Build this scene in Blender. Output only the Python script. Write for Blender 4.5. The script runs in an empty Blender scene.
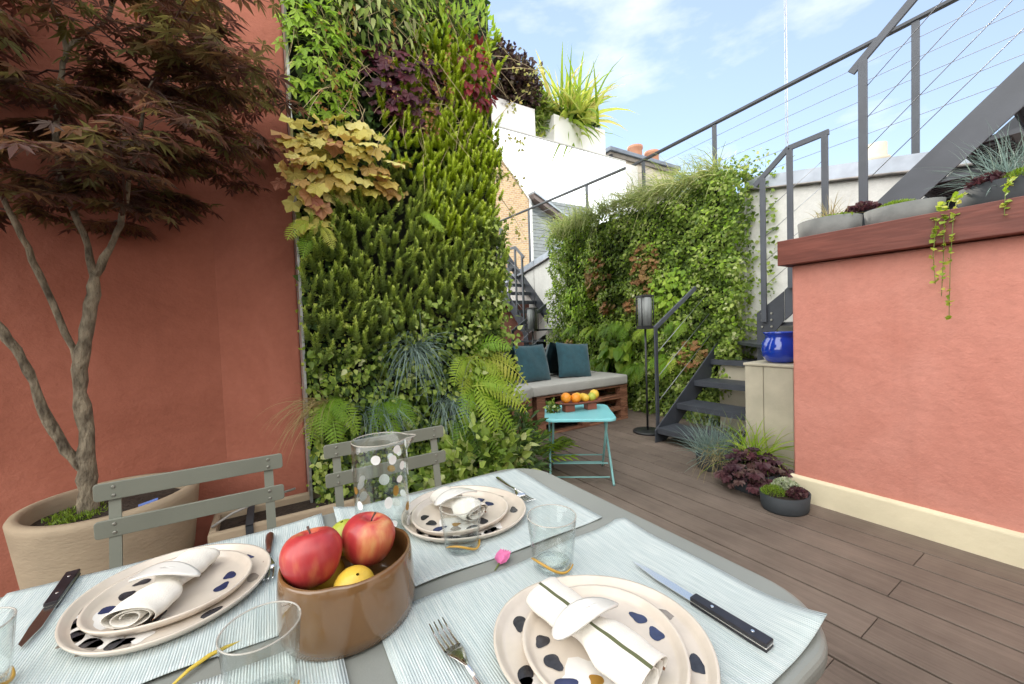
import bpy, math, random
import numpy as np
from mathutils import Vector, Matrix
R = math.radians
rng = np.random.default_rng(7)
random.seed(7)
scn = bpy.context.scene
C = scn.collection

# ------------------------------------------------------------------ camera
Mx = np.array([[0.849, 0.049, -0.525], [-0.526, 0.011, -0.85], [-0.036, 0.999, 0.035]])
q_, r_ = np.linalg.qr(Mx); q_ = q_ * np.sign(np.diag(r_))
cam = bpy.data.cameras.new('camera'); cam.sensor_width = 36; cam.lens = 394 / 1024 * 36
cam.clip_start = .02; cam.clip_end = 2000
co = bpy.data.objects.new('camera', cam); C.objects.link(co)
mw = Matrix([list(q_[i]) + [0] for i in range(3)] + [[0, 0, 0, 1]]); mw.translation = (0, 0, 1.16)
co.matrix_world = mw; scn.camera = co

# ------------------------------------------------------------------ light
SUN_AZ, SUN_EL = R(28), R(36)          # azimuth from +Y towards +X
w = bpy.data.worlds.new('World'); scn.world = w; w.use_nodes = True
nt = w.node_tree; N = nt.nodes; bg = N['Background']
sky = N.new('ShaderNodeTexSky'); sky.sky_type = 'NISHITA'; sky.sun_disc = False
sky.sun_elevation = SUN_EL; sky.sun_rotation = SUN_AZ; sky.air_density = 1.0; sky.dust_density = .0; sky.ozone_density = 1.5
tc = N.new('ShaderNodeTexCoord'); mp = N.new('ShaderNodeMapping'); mp.inputs['Scale'].default_value = (1, 1, 2.6)
mp.inputs['Location'].default_value = (0.62, .05, .3)
no = N.new('ShaderNodeTexNoise'); no.inputs['Scale'].default_value = 1.9; no.inputs['Detail'].default_value = 9; no.inputs['Roughness'].default_value = .56
cr = N.new('ShaderNodeValToRGB'); cr.color_ramp.elements[0].position = .53; cr.color_ramp.elements[1].position = .74; cr.color_ramp.elements[0].color = (.20, .20, .20, 1)
bank = N.new('ShaderNodeMapRange'); bank.interpolation_type = 'SMOOTHSTEP'      # bright cloud bank, added unseen at left and behind to light the terrace
bank.inputs['From Min'].default_value = .12; bank.inputs['From Max'].default_value = .85
bank.inputs['To Min'].default_value = 0; bank.inputs['To Max'].default_value = 1
dt = N.new('ShaderNodeVectorMath'); dt.operation = 'DOT_PRODUCT'; dt.inputs[1].default_value = Vector((-.88, -.20, .42)).normalized()
sp = N.new('ShaderNodeSeparateXYZ'); bk2 = N.new('ShaderNodeMapRange'); bk2.interpolation_type = 'SMOOTHSTEP'   # thinner white cloud all across the sky behind
bk2.inputs['From Min'].default_value = -.15; bk2.inputs['From Max'].default_value = -.55; bk2.inputs['To Min'].default_value = 0; bk2.inputs['To Max'].default_value = .55
mxb = N.new('ShaderNodeMath'); mxb.operation = 'MAXIMUM'
mixb = N.new('ShaderNodeMix'); mixb.data_type = 'RGBA'; mixb.inputs['B'].default_value = (20, 19.8, 19.1, 1)
mixc = N.new('ShaderNodeMix'); mixc.data_type = 'RGBA'; mixc.inputs['B'].default_value = (6.6, 6.7, 6.9, 1)
L = nt.links.new
L(tc.outputs['Generated'], mp.inputs[0]); L(mp.outputs[0], no.inputs['Vector']); L(no.outputs['Fac'], cr.inputs[0])
L(tc.outputs['Generated'], dt.inputs[0]); L(dt.outputs['Value'], bank.inputs['Value']); L(cr.outputs[0], mixc.inputs['Factor'])
L(sky.outputs[0], mixc.inputs['A']); L(mixc.outputs['Result'], mixb.inputs['A']); L(tc.outputs['Generated'], sp.inputs[0]); L(sp.outputs['Y'], bk2.inputs['Value']); L(bank.outputs[0], mxb.inputs[0]); L(bk2.outputs[0], mxb.inputs[1]); L(mxb.outputs[0], mixb.inputs['Factor']); L(mixb.outputs['Result'], bg.inputs['Color'])
bg.inputs['Strength'].default_value = .15
sl = bpy.data.lights.new('sun', 'SUN'); sl.energy = 3.2; sl.angle = R(.55); sl.color = (1, .93, .82)
so = bpy.data.objects.new('sun', sl); C.objects.link(so)
sd = Vector((math.sin(SUN_AZ) * math.cos(SUN_EL), math.cos(SUN_AZ) * math.cos(SUN_EL), math.sin(SUN_EL)))
so.rotation_euler = sd.to_track_quat('Z', 'Y').to_euler(); so.location = (6, 10, 9)
scn.view_settings.view_transform = 'Standard'; scn.view_settings.look = 'None'
scn.view_settings.exposure = .54; scn.view_settings.gamma = 1
scn.cycles.max_bounces = 8; scn.cycles.transparent_max_bounces = 12; scn.cycles.use_denoising = True
scn.cycles.caustics_reflective = False; scn.cycles.caustics_refractive = False

# ------------------------------------------------------------------ materials
MATS = {}
def nodemat(name):
    m = bpy.data.materials.new(name); m.use_nodes = True; MATS[name] = m
    return m, m.node_tree.nodes, m.node_tree.links.new, m.node_tree.nodes['Principled BSDF']
def lerp(c, k): return tuple(min(1, x * k) for x in c) + (1,)
def mat(name, col, rough=.6, metal=0, var=.12, vscale=6, bump=0, bscale=60, stretch=(1, 1, 1), spec=.5, coat=0, col2=None, detail=5, sheen=0):
    m, n, l, p = nodemat(name)
    t = n.new('ShaderNodeTexCoord'); mpn = n.new('ShaderNodeMapping'); mpn.inputs['Scale'].default_value = stretch
    l(t.outputs['Object'], mpn.inputs[0])
    a = n.new('ShaderNodeTexNoise'); a.inputs['Scale'].default_value = vscale; a.inputs['Detail'].default_value = detail
    l(mpn.outputs[0], a.inputs['Vector'])
    r = n.new('ShaderNodeValToRGB'); r.color_ramp.elements[0].position = .3; r.color_ramp.elements[1].position = .7
    r.color_ramp.elements[0].color = lerp(col, 1 - var); r.color_ramp.elements[1].color = lerp(col2 or col, 1 + var if not col2 else 1)
    l(a.outputs['Fac'], r.inputs[0]); l(r.outputs[0], p.inputs['Base Color'])
    p.inputs['Roughness'].default_value = rough; p.inputs['Metallic'].default_value = metal
    p.inputs['Specular IOR Level'].default_value = spec; p.inputs['Coat Weight'].default_value = coat
    p.inputs['Sheen Weight'].default_value = sheen
    if bump:
        b = n.new('ShaderNodeBump'); b.inputs['Strength'].default_value = 1; b.inputs['Distance'].default_value = bump
        a2 = n.new('ShaderNodeTexNoise'); a2.inputs['Scale'].default_value = bscale; a2.inputs['Detail'].default_value = 6
        l(mpn.outputs[0], a2.inputs['Vector']); l(a2.outputs['Fac'], b.inputs['Height']); l(b.outputs[0], p.inputs['Normal'])
    return m
def leafmat(name, cols, rough=.5, trans=.35, spec=.35):
    """foliage; 'rnd' differs from leaf to leaf, the ramp holds the leaf colours found on the plant"""
    m, n, l, p = nodemat(name)
    at = n.new('ShaderNodeAttribute'); at.attribute_name = 'rnd'
    r = n.new('ShaderNodeValToRGB'); el = r.color_ramp.elements
    while len(el) < len(cols): el.new(.5)
    for i, c in enumerate(cols):
        el[i].position = i / max(1, len(cols) - 1); el[i].color = (*c, 1)
    l(at.outputs['Fac'], r.inputs[0]); l(r.outputs[0], p.inputs['Base Color'])
    p.inputs['Roughness'].default_value = rough; p.inputs['Specular IOR Level'].default_value = spec
    tr = n.new('ShaderNodeBsdfTranslucent'); g = n.new('ShaderNodeHueSaturation'); g.inputs['Value'].default_value = 1.4; g.inputs['Saturation'].default_value = 1.1
    l(r.outputs[0], g.inputs['Color']); l(g.outputs[0], tr.inputs['Color'])
    mx = n.new('ShaderNodeMixShader'); mx.inputs[0].default_value = trans
    l(p.outputs[0], mx.inputs[1]); l(tr.outputs[0], mx.inputs[2]); l(mx.outputs[0], n['Material Output'].inputs['Surface'])
    return m

def stucco(name, c1, c2, c3):
    m, n, l, p = nodemat(name)
    t = n.new('ShaderNodeTexCoord')
    a = n.new('ShaderNodeTexNoise'); a.inputs['Scale'].default_value = 1.7; a.inputs['Detail'].default_value = 8; a.inputs['Roughness'].default_value = .65; a.inputs['Distortion'].default_value = .6
    mpn = n.new('ShaderNodeMapping'); mpn.inputs['Scale'].default_value = (1, 1, 1.1); l(t.outputs['Object'], mpn.inputs[0]); l(mpn.outputs[0], a.inputs['Vector'])
    r = n.new('ShaderNodeValToRGB'); e = r.color_ramp.elements; e.new(.5)
    e[0].position, e[1].position, e[2].position = .3, .5, .72
    for i, c in enumerate((c1, c2, c3)): e[i].color = (*c, 1)
    l(a.outputs['Fac'], r.inputs[0]); p.inputs['Roughness'].default_value = .85; p.inputs['Specular IOR Level'].default_value = .2
    s1 = n.new('ShaderNodeTexNoise'); s1.inputs['Scale'].default_value = 28; s1.inputs['Detail'].default_value = 10; s1.inputs['Roughness'].default_value = .75; l(t.outputs['Object'], s1.inputs['Vector'])
    s2 = n.new('ShaderNodeMapRange'); s2.inputs['From Min'].default_value = .3; s2.inputs['From Max'].default_value = .7; s2.inputs['To Min'].default_value = .91; s2.inputs['To Max'].default_value = 1.06; l(s1.outputs['Fac'], s2.inputs['Value'])
    # rain streaks and scuffs: worn lines running down the render
    k1 = n.new('ShaderNodeMapping'); k1.inputs['Scale'].default_value = (9, 9, .35); l(t.outputs['Object'], k1.inputs[0])
    k2 = n.new('ShaderNodeTexNoise'); k2.inputs['Scale'].default_value = 1; k2.inputs['Detail'].default_value = 5; l(k1.outputs[0], k2.inputs['Vector'])
    k3 = n.new('ShaderNodeMapRange'); k3.inputs['From Min'].default_value = .56; k3.inputs['From Max'].default_value = .75; k3.inputs['To Min'].default_value = 1; k3.inputs['To Max'].default_value = .92; l(k2.outputs['Fac'], k3.inputs['Value'])
    s3 = n.new('ShaderNodeMath'); s3.operation = 'MULTIPLY'; l(s2.outputs[0], s3.inputs[0]); l(k3.outputs[0], s3.inputs[1])
    vm = n.new('ShaderNodeVectorMath'); vm.operation = 'SCALE'; l(r.outputs[0], vm.inputs[0]); l(s3.outputs[0], vm.inputs['Scale']); l(vm.outputs[0], p.inputs['Base Color'])
    f = n.new('ShaderNodeTexNoise'); f.inputs['Scale'].default_value = 70; f.inputs['Detail'].default_value = 8; f.inputs['Roughness'].default_value = .6
    g = n.new('ShaderNodeTexNoise'); g.inputs['Scale'].default_value = 9; g.inputs['Detail'].default_value = 5
    l(mpn.outputs[0], f.inputs['Vector']); l(mpn.outputs[0], g.inputs['Vector'])
    b1 = n.new('ShaderNodeBump'); b1.inputs['Distance'].default_value = .0026; b2 = n.new('ShaderNodeBump'); b2.inputs['Distance'].default_value = .012
    b1.inputs['Strength'].default_value = 1; b2.inputs['Strength'].default_value = .7
    l(f.outputs['Fac'], b1.inputs['Height']); l(g.outputs['Fac'], b2.inputs['Height']); l(b2.outputs[0], b1.inputs['Normal']); l(b1.outputs[0], p.inputs['Normal'])
    return m
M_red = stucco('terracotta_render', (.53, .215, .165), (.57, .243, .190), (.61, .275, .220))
M_redl = stucco('terracotta_render_painted_shade', (.295, .100, .064), (.34, .118, .077), (.39, .143, .097))  # darker copy for the left wall, its shade put into the colour
M_white = stucco('white_render', (.70, .69, .66), (.78, .77, .74), (.82, .81, .79))

def board_material():
    m, n, l, p = nodemat('composite_deck_board')
    t = n.new('ShaderNodeTexCoord'); mpn = n.new('ShaderNodeMapping'); mpn.inputs['Scale'].default_value = (60, 2.2, 1)
    l(t.outputs['Object'], mpn.inputs[0])
    at = n.new('ShaderNodeAttribute'); at.attribute_name = 'rnd'
    a = n.new('ShaderNodeTexNoise'); a.inputs['Scale'].default_value = 1; a.inputs['Detail'].default_value = 8; a.inputs['Roughness'].default_value = .7
    l(mpn.outputs[0], a.inputs['Vector'])
    b = n.new('ShaderNodeTexNoise'); b.inputs['Scale'].default_value = 3.0; b.inputs['Detail'].default_value = 6; b.inputs['Roughness'].default_value = .65; l(t.outputs['Object'], b.inputs['Vector'])
    mm = n.new('ShaderNodeMath'); mm.operation = 'MULTIPLY_ADD'; mm.inputs[1].default_value = .5
    l(a.outputs['Fac'], mm.inputs[0]); 
    m2 = n.new('ShaderNodeMath'); m2.operation = 'MULTIPLY'; m2.inputs[1].default_value = .5; l(b.outputs['Fac'], m2.inputs[0]); l(m2.outputs[0], mm.inputs[2])
    m3 = n.new('ShaderNodeMath'); m3.operation = 'MULTIPLY_ADD'; m3.inputs[1].default_value = .10; l(at.outputs['Fac'], m3.inputs[0]); l(mm.outputs[0], m3.inputs[2])
    r = n.new('ShaderNodeValToRGB'); e = r.color_ramp.elements; e[0].position = .38; e[1].position = .72
    e[0].color = (.100, .077, .062, 1); e[1].color = (.218, .173, .140, 1)
    l(m3.outputs[0], r.inputs[0]); l(r.outputs[0], p.inputs['Base Color']); p.inputs['Roughness'].default_value = .62; p.inputs['Specular IOR Level'].default_value = .35
    bb = n.new('ShaderNodeBump'); bb.inputs['Distance'].default_value = .0015; l(a.outputs['Fac'], bb.inputs['Height']); l(bb.outputs[0], p.inputs['Normal'])
    return m
M_deck = board_material()
def wood(name, c1, c2, sc=(2, 18, 18), rough=.55, bump=.001):
    m, n, l, p = nodemat(name)
    t = n.new('ShaderNodeTexCoord'); mpn = n.new('ShaderNodeMapping'); mpn.inputs['Scale'].default_value = sc
    l(t.outputs['Object'], mpn.inputs[0])
    a = n.new('ShaderNodeTexNoise'); a.inputs['Scale'].default_value = 1; a.inputs['Detail'].default_value = 4; a.inputs['Distortion'].default_value = 1.2
    l(mpn.outputs[0], a.inputs['Vector'])
    wv = n.new('ShaderNodeMath'); wv.operation = 'MULTIPLY'; wv.inputs[1].default_value = 22; l(a.outputs['Fac'], wv.inputs[0])
    sn = n.new('ShaderNodeMath'); sn.operation = 'SINE'; l(wv.outputs[0], sn.inputs[0])
    f = n.new('ShaderNodeTexNoise'); f.inputs['Scale'].default_value = 9; f.inputs['Detail'].default_value = 6; l(mpn.outputs[0], f.inputs['Vector'])
    ma = n.new('ShaderNodeMath'); ma.operation = 'MULTIPLY_ADD'; ma.inputs[1].default_value = .22; l(sn.outputs[0], ma.inputs[0]); l(f.outputs['Fac'], ma.inputs[2])
    r = n.new('ShaderNodeValToRGB'); e = r.color_ramp.elements; e[0].position = .25; e[1].position = .75; e[0].color = (*c1, 1); e[1].color = (*c2, 1)
    l(ma.outputs[0], r.inputs[0]); l(r.outputs[0], p.inputs['Base Color']); p.inputs['Roughness'].default_value = rough
    bb = n.new('ShaderNodeBump'); bb.inputs['Distance'].default_value = bump; l(ma.outputs[0], bb.inputs['Height']); l(bb.outputs[0], p.inputs['Normal'])
    return m
M_cap = wood('red_stained_timber', (.13, .034, .023), (.20, .058, .040), sc=(9, .9, 10))
M_pallet = wood('pallet_timber', (.16, .07, .04), (.33, .16, .095), sc=(2, 14, 14))
def mat_weave():
    m, n, l, p = nodemat('woven_vinyl')
    t = n.new('ShaderNodeTexCoord')
    def nz(scale, det=2):
        mpn = n.new('ShaderNodeMapping'); mpn.inputs['Scale'].default_value = scale; l(t.outputs['Object'], mpn.inputs[0])
        a = n.new('ShaderNodeTexNoise'); a.inputs['Scale'].default_value = 1; a.inputs['Detail'].default_value = det; l(mpn.outputs[0], a.inputs['Vector']); return a
    a = nz((900, 22, 1)); b = nz((330, 9, 1), 3)
    mm = n.new('ShaderNodeMath'); mm.operation = 'MULTIPLY_ADD'; mm.inputs[1].default_value = .6; l(a.outputs['Fac'], mm.inputs[0])
    m2 = n.new('ShaderNodeMath'); m2.operation = 'MULTIPLY'; m2.inputs[1].default_value = .4; l(b.outputs['Fac'], m2.inputs[0]); l(m2.outputs[0], mm.inputs[2])
    r = n.new('ShaderNodeValToRGB'); e = r.color_ramp.elements; e.new(.5); e[0].position = .36; e[1].position = .5; e[2].position = .6
    e[0].color = (.38, .45, .455, 1); e[1].color = (.48, .545, .545, 1); e[2].color = (.57, .615, .60, 1)
    l(mm.outputs[0], r.inputs[0]); l(r.outputs[0], p.inputs['Base Color']); p.inputs['Roughness'].default_value = .55; p.inputs['Specular IOR Level'].default_value = .3
    wv = n.new('ShaderNodeTexWave'); wv.wave_type = 'BANDS'; wv.bands_direction = 'X'; wv.inputs['Scale'].default_value = 95; l(t.outputs['Object'], wv.inputs['Vector'])
    bb = n.new('ShaderNodeBump'); bb.inputs['Distance'].default_value = .0006; l(wv.outputs['Fac'], bb.inputs['Height']); l(bb.outputs[0], p.inputs['Normal'])
    return m
M_mat = mat_weave()
def glassmat(name, tint=(1, 1, 1)):
    m, n, l, p = nodemat(name)
    tr = n.new('ShaderNodeBsdfTransparent'); tr.inputs[0].default_value = (.97 * tint[0], .985 * tint[1], .98 * tint[2], 1)
    gl = n.new('ShaderNodeBsdfGlossy'); gl.inputs['Roughness'].default_value = .02
    lw = n.new('ShaderNodeLayerWeight'); lw.inputs['Blend'].default_value = .5
    pw = n.new('ShaderNodeMath'); pw.operation = 'POWER'; pw.inputs[1].default_value = 4.0; l(lw.outputs['Facing'], pw.inputs[0])
    fr = n.new('ShaderNodeMath'); fr.operation = 'MULTIPLY_ADD'; fr.inputs[1].default_value = .8; fr.inputs[2].default_value = .05; l(pw.outputs[0], fr.inputs[0])
    mx = n.new('ShaderNodeMixShader'); l(fr.outputs[0], mx.inputs[0]); l(tr.outputs[0], mx.inputs[1]); l(gl.outputs[0], mx.inputs[2])
    l(mx.outputs[0], n['Material Output'].inputs['Surface']); n.remove(p)
    return m
M_glass = glassmat('clear_glass')
M_table = mat('table_paint', (.225, .235, .215), .42, var=.05, bump=.0003, bscale=300)
M_chair = mat('chair_paint', (.185, .195, .160), .45, var=.08, bump=.0004, bscale=200)
M_screw = mat('screw_metal', (.30, .30, .26), .35, metal=.6)
M_steel = mat('stair_steel', (.046, .052, .064), .5, var=.18, vscale=9, bump=.0006, bscale=90)
M_steel_l = mat('stair_steel_weathered', (.070, .078, .094), .5, var=.15, vscale=5, bump=.0006, bscale=60)
M_cable = mat('wire_rope', (.35, .36, .38), .35, metal=.8)
M_zinc = mat('zinc_sheet', (.30, .33, .38), .45, metal=.4, var=.2, vscale=5)
M_conc = mat('cast_concrete', (.47, .43, .33), .8, var=.14, vscale=5, bump=.0015, bscale=50)
M_curb = mat('painted_curb', (.66, .59, .42), .7, var=.10, vscale=3, bump=.003, bscale=22)
M_pot_clay = mat('sandy_clay', (.36, .285, .195), .85, var=.12, vscale=5, bump=.0022, bscale=45, stretch=(1, 1, 2.2))
M_soil = mat('soil', (.035, .024, .016), .95, var=.4, vscale=40, bump=.015, bscale=60)
M_darkpot = mat('dark_planter', (.03, .036, .042), .75, var=.15)
M_greypot = mat('grey_fibre_planter', (.15, .155, .15), .9, var=.15, vscale=14, bump=.001, bscale=60)
M_whitepot = mat('white_planter', (.80, .80, .79), .6, var=.04)
M_blue = mat('cobalt_glaze', (.008, .045, .42), .12, coat=1, var=.2, vscale=5)
M_teal = mat('turquoise_paint', (.22, .58, .62), .35, var=.05)
M_teal2 = mat('turquoise_leg_paint', (.20, .42, .41), .4, var=.1)
M_pillow = mat('petrol_fabric', (.020, .075, .098), .9, var=.15, vscale=20, bump=.0012, bscale=350, sheen=.3)
M_cushion = mat('grey_outdoor_fabric', (.42, .42, .39), .9, var=.06, vscale=8, bump=.0012, bscale=300)
M_black = mat('black_metal', (.018, .019, .021), .45)
M_lampglass = mat('frosted_ribbed_glass', (.20, .215, .21), .5, var=.3, vscale=60, stretch=(1, 1, .05))
M_bark = mat('bark', (.10, .075, .05), .9, var=.4, vscale=34, bump=.014, bscale=80, stretch=(1, 1, .45), col2=(.34, .285, .20), detail=9)
M_twig = mat('twig', (.09, .045, .035), .8, var=.3)
M_drystem = mat('dry_stem', (.46, .36, .21), .85, var=.3)
M_greenstem = mat('green_stem', (.13, .17, .04), .7, var=.3)
M_cream = mat('cream_glaze', (.60, .53, .45), .24, coat=.35, var=.07, vscale=30)
M_petalblk = mat('black_glaze', (.018, .017, .02), .25, var=.3, vscale=60, col2=(.05, .05, .06))
M_petalwht = mat('white_slip', (.70, .68, .65), .25, var=.08, vscale=40)
M_petalgry = mat('grey_glaze', (.23, .20, .17), .25, var=.3, vscale=60)
M_petalblu = mat('navy_glaze', (.03, .04, .10), .25, var=.3, vscale=60)
M_gold = mat('gold_lustre', (.45, .25, .05), .3, metal=.6)
M_napkin = mat('linen', (.74, .70, .63), .9, var=.04, bump=.0008, bscale=500, sheen=.2)
M_linered = mat('brown_hem', (.22, .10, .05), .9)
M_linegrn = mat('green_stripe', (.10, .11, .05), .9)
M_nacre = mat('porcelain_ring', (.72, .70, .66), .25, coat=.4, var=.05)
M_steelc = mat('polished_steel', (.78, .77, .74), .24, metal=1, var=.05)
M_handle = mat('dark_handle', (.018, .016, .020), .3, var=.4, vscale=50)
M_handleb = mat('rosewood_handle', (.09, .03, .02), .35, var=.4, vscale=50)
M_bowl = mat('caramel_ceramic', (.165, .083, .030), .22, coat=.7, var=.2, vscale=12, bump=.001, bscale=14)
M_whitespot = mat('white_enamel_dot', (.78, .78, .76), .3)
M_amber = mat('amber_band', (.50, .29, .05), .3)
M_straw = mat('yellow_strap_leaf', (.62, .46, .06), .5)
M_pink = mat('pink_petal', (.62, .16, .34), .6, var=.2, vscale=60)
M_terra = mat('terracotta', (.42, .20, .12), .75, var=.12, vscale=8)
M_terrared = mat('dark_terracotta', (.22, .06, .035), .6, var=.15)
M_felt = mat('planting_felt', (.020, .022, .014), .95, var=.4, vscale=12, bump=.01, bscale=30)
M_alu = mat('aluminium_edge', (.42, .43, .42), .4, metal=.7, var=.3, vscale=30)
M_mirror, n_, l_, p_ = nodemat('mirror_glass')
p_.inputs['Metallic'].default_value = 1; p_.inputs['Roughness'].default_value = .0; p_.inputs['Base Color'].default_value = (.90, .92, .91, 1)
M_stone = mat('old_render', (.50, .46, .38), .9, var=.25, vscale=3, bump=.006, bscale=18)
def apple_mat():
    m, n, l, p = nodemat('apple_skin')
    t = n.new('ShaderNodeTexCoord'); sp = n.new('ShaderNodeSeparateXYZ'); l(t.outputs['Object'], sp.inputs[0])
    mpn = n.new('ShaderNodeMapping'); mpn.inputs['Scale'].default_value = (60, 60, 12); l(t.outputs['Object'], mpn.inputs[0])
    a = n.new('ShaderNodeTexNoise'); a.inputs['Scale'].default_value = 1; a.inputs['Detail'].default_value = 6; l(mpn.outputs[0], a.inputs['Vector'])
    b = n.new('ShaderNodeTexNoise'); b.inputs['Scale'].default_value = 16; b.inputs['Detail'].default_value = 2; l(t.outputs['Object'], b.inputs['Vector'])
    s = n.new('ShaderNodeMath'); s.operation = 'ADD'; l(a.outputs['Fac'], s.inputs[0]); l(b.outputs['Fac'], s.inputs[1])
    zz = n.new('ShaderNodeMath'); zz.operation = 'MULTIPLY_ADD'; zz.inputs[1].default_value = 3.5; l(sp.outputs['X'], zz.inputs[0]); l(s.outputs[0], zz.inputs[2])
    r = n.new('ShaderNodeValToRGB'); e = r.color_ramp.elements; e.new(.5); e.new(.8)
    for i, (po, c) in enumerate(((.35, (.33, .022, .030)), (.55, (.44, .045, .045)), (.68, (.55, .15, .075)), (.85, (.66, .40, .15)))):
        e[i].position = po; e[i].color = (*c, 1)
    h = n.new('ShaderNodeMath'); h.operation = 'MULTIPLY'; h.inputs[1].default_value = .58; l(zz.outputs[0], h.inputs[0])
    l(h.outputs[0], r.inputs[0]); l(r.outputs[0], p.inputs['Base Color']); p.inputs['Roughness'].default_value = .36; p.inputs['Coat Weight'].default_value = .1
    return m
M_apple = apple_mat()
M_lemon = mat('yellow_fruit', (.66, .44, .05), .4, bump=.0008, bscale=180)
M_orange = mat('orange_fruit', (.75, .27, .02), .4, bump=.0008, bscale=180)
M_lime = mat('green_fruit', (.36, .40, .05), .4, bump=.0008, bscale=180)
def brickmat():
    m, n, l, p = nodemat('yellow_brick')
    t = n.new('ShaderNodeTexCoord'); mpn = n.new('ShaderNodeMapping'); mpn.inputs['Rotation'].default_value = (R(90), 0, 0); l(t.outputs['Object'], mpn.inputs[0])
    b = n.new('ShaderNodeTexBrick'); b.inputs['Scale'].default_value = 3.4
    b.inputs['Color1'].default_value = (.52, .36, .19, 1); b.inputs['Color2'].default_value = (.40, .24, .13, 1); b.inputs['Mortar'].default_value = (.50, .44, .34, 1)
    b.inputs['Mortar Size'].default_value = .03
    l(mpn.outputs[0], b.inputs['Vector']); l(b.outputs['Color'], p.inputs['Base Color']); p.inputs['Roughness'].default_value = .9
    return m
M_brick = brickmat()
M_slate = mat('grey_shiplap', (.22, .24, .25), .7, var=.15)
M_roofred = mat('roof_edge', (.13, .10, .095), .7)
# foliage
F_maple = leafmat('maple_leaf', [(.075, .055, .040), (.13, .060, .050), (.17, .095, .050), (.15, .15, .055), (.34, .20, .06)], trans=.55)
F_euph = leafmat('shoot_leaf', [(.15, .21, .02), (.30, .39, .035), (.47, .57, .07), (.62, .70, .15)], trans=.3)
F_euphdark = leafmat('blue_shoot_leaf', [(.13, .18, .055), (.20, .27, .07), (.33, .42, .08), (.50, .58, .13)], trans=.25)
F_yel = leafmat('coral_bell_gold', [(.42, .17, .12), (.52, .36, .12), (.54, .47, .11), (.60, .54, .15), (.66, .60, .24)], trans=.3)
F_burg = leafmat('coral_bell_burgundy', [(.045, .012, .022), (.08, .02, .035), (.13, .03, .045), (.05, .02, .02)], trans=.2)
F_plum = leafmat('plum_leaf', [(.045, .018, .028), (.07, .028, .036), (.11, .04, .05), (.10, .06, .05)], trans=.2)
F_red = leafmat('red_leaf', [(.16, .015, .025), (.26, .03, .03), (.12, .02, .03)], trans=.3)
F_fern = leafmat('fern_leaf', [(.10, .20, .02), (.18, .32, .03), (.30, .40, .05)], trans=.4)
F_fernyel = leafmat('fern_leaf_yellowing', [(.18, .34, .03), (.34, .46, .05), (.50, .50, .10)], trans=.4)
F_ivy = leafmat('climber_leaf', [(.075, .125, .025), (.14, .22, .035), (.24, .34, .055), (.37, .45, .11), (.50, .53, .28)], trans=.35)
F_ivylight = leafmat('vine_leaf', [(.18, .32, .03), (.30, .46, .045), (.44, .57, .09)], trans=.45)
F_dark = leafmat('dark_leaf', [(.04, .08, .022), (.07, .13, .03), (.12, .20, .04)], trans=.2)
F_grass = leafmat('grass_blade', [(.20, .28, .08), (.36, .42, .14), (.52, .50, .25)], trans=.3)
F_blue = leafmat('blue_fescue_blade', [(.11, .17, .15), (.19, .27, .25), (.28, .36, .30)], trans=.2)
F_straw = leafmat('straw_blade', [(.30, .22, .10), (.42, .34, .17), (.25, .24, .10)], trans=.3)
F_lime = leafmat('lime_blade', [(.20, .36, .03), (.33, .46, .05), (.45, .52, .12)], trans=.4)
F_phor = leafmat('flax_blade', [(.13, .22, .03), (.32, .42, .06), (.50, .52, .14), (.55, .48, .20)], trans=.4)
F_shrub = leafmat('purple_shrub_leaf', [(.030, .018, .022), (.06, .03, .03), (.10, .06, .04), (.12, .11, .05)], trans=.2)
F_coral = leafmat('coral_leaf', [(.30, .14, .05), (.36, .20, .09), (.22, .20, .05)], trans=.35)
F_moss = leafmat('moss', [(.10, .17, .02), (.18, .28, .03), (.26, .36, .05)], trans=.3)
F_sedum = leafmat('sedum_leaf', [(.30, .36, .22), (.48, .50, .38), (.20, .28, .09)], trans=.15)
F_sprig = leafmat('pale_sprig_leaf', [(.40, .42, .12), (.55, .52, .20), (.45, .36, .10)], trans=.4)
F_yelleaf = leafmat('creeper_leaf', [(.20, .32, .04), (.32, .42, .06), (.46, .46, .09)], trans=.4)

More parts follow.
